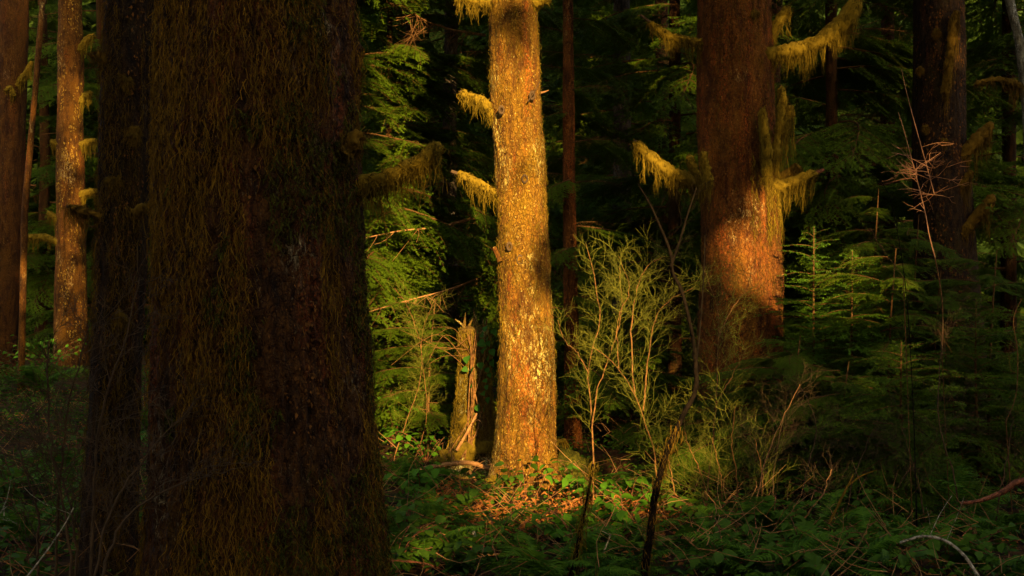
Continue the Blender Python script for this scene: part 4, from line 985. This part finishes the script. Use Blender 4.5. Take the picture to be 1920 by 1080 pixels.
for i, (lab, px, Y, h, b) in enumerate((('leafy shoots beside the bottom centre fern', 930, 8.4, .30, 0), ('leafy shoots at the foot of the slim mossy stem', 1080, 8.6, .3, 1), ('leafy shoots between the crooked stem and the bright leaves', 1170, 9.2, .34, 1), ('leafy shoots below the reddish fallen branch', 790, 10.8, .34, 1), ('leafy shoots at the lower edge beside the huge trunk', 740, 7.8, .36, 0), ('leafy shoots under the orange-brown stick', 1330, 9.0, .3, 0), ('leafy shoots right of the golden trunk foot', 1075, 11.2, .34, 1), ('leafy shoots at the foot of the dark right trunk', 1740, 11.5, .4, 0), ('leafy shoots in the bottom right corner', 1780, 7.6, .3, 0), ('leafy shoots before the thin leaning shrub', 1450, 8.8, .3, 0), ('leafy shoots at the left edge of the floor', 20, 10.5, .45, 0), ('leafy shoots behind the slim trunk foot', 140, 12.5, .5, 0), ('leafy shoots in the middle of the bottom edge', 860, 7.7, .28, 0))):
    salal(lab, px, Y, 10, h, 740 + i, SAL if b else SALD, spread=.42, nl=9)
for i, (lab, px, Y, sc) in enumerate((('near fern at the bottom edge right of the crooked stem', 1440, 7.2, .85), ('near fern at the bottom edge below the young firs', 1590, 7.3, .85), ('near fern at the bottom edge under the slim mossy stem', 1050, 7.0, .8))): fern(lab, px, 0, Y, 10, sc, 80 + i)
for i, (lab, px, Y) in enumerate((('near leafy shoots at the bottom edge below the low huckleberry', 1360, 7.3), ('near leafy shoots at the bottom edge right of centre', 1520, 7.2), ('near leafy shoots below the red twig fan sapling', 1650, 7.3), ('near leafy shoots at the right bottom edge', 1900, 7.4))): salal(lab, px, Y, 10, .26, 780 + i, SALD, spread=.42, nl=9)
# dead orange leaves and litter around the golden trunk: nobody could count them
def scatter(name, label, cat, n, xr, yr, L, W, mat, dens_seed, lo, hi=.06, tilt=.5, fr=True):
    x = rng.uniform(*xr, n); y = rng.uniform(*yr, n)
    if fr: k = np.abs(x) < .43 * y + .3; x, y = x[k], y[k]
    k = fbm(np.stack([x * 1.3, y * 1.3, x * 0], -1), 3, dens_seed) > lo; x, y = x[k], y[k]; n = len(x)
    z = gz(x, y) + rng.random(n) ** 1.5 * hi + .01
    a = rng.uniform(0, 2 * math.pi, n); l = L * rng.uniform(.6, 1.4, n); up = rng.uniform(-tilt, tilt, n)
    d = np.stack([np.cos(a), np.sin(a), up], -1) * l[:, None]; s = np.stack([-np.sin(a), np.cos(a), rng.normal(size=n) * .4], -1) * (W / L * l)[:, None] * .5
    c = np.stack([x, y, z], -1); mid = c + d * .45 + np.array([0, 0, .012])
    v = np.stack([c, mid - s, c + d, mid + s], 1).reshape(-1, 3); i = np.arange(n)[:, None] * 4
    mb = MB(); mb.add(v, np.concatenate([i, i + 1, i + 2], 1)); mb.add(np.zeros((0, 3)), np.zeros((0, 3), int))
    mb.l.append(np.concatenate([i, i + 2, i + 3], 1).ravel()); mb.t.append(np.full(n, 3)); mb.m.append(np.zeros(n, int))
    o = mb.build(name, M[mat], smooth=False); o['kind'] = 'stuff'; o['label'] = label; o['category'] = cat
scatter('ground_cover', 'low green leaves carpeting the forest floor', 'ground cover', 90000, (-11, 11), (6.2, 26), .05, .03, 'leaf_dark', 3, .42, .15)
scatter('leaf_litter', 'dead orange leaves and litter on the forest floor', 'leaf litter', 9000, (-8, 8), (6.2, 20), .05, .025, 'dead', 13, .50, .05)
scatter('dead_fern_litter', 'orange dead fern bits heaped before the golden trunk', 'leaf litter', 3800, (-.7, 1.3), (9.2, 11.9), .05, .015, 'dead', 23, .40, .16, .9)
mb = MB()
for i in range(1700):
    y = rng.uniform(6.4, 18); x = rng.uniform(-.42, .42) * y; z = float(gz(x, y)) + rng.uniform(0, .25); a = rng.uniform(0, 6.28); l = rng.uniform(.1, .45)
    p = np.array([x, y, z]); d = np.array([math.cos(a), math.sin(a), rng.uniform(-.1, .9)]) * l
    tube(mb, resample([p, p + d * .5 + rng.normal(size=3) * .03, p + d], 5), np.linspace(.0035, .0012, 5), 3)
o = mb.build('fallen_twigs', M['twig']); o['kind'] = 'stuff'; o['label'] = 'thin fallen twigs strewn over the forest floor'; o['category'] = 'twigs'
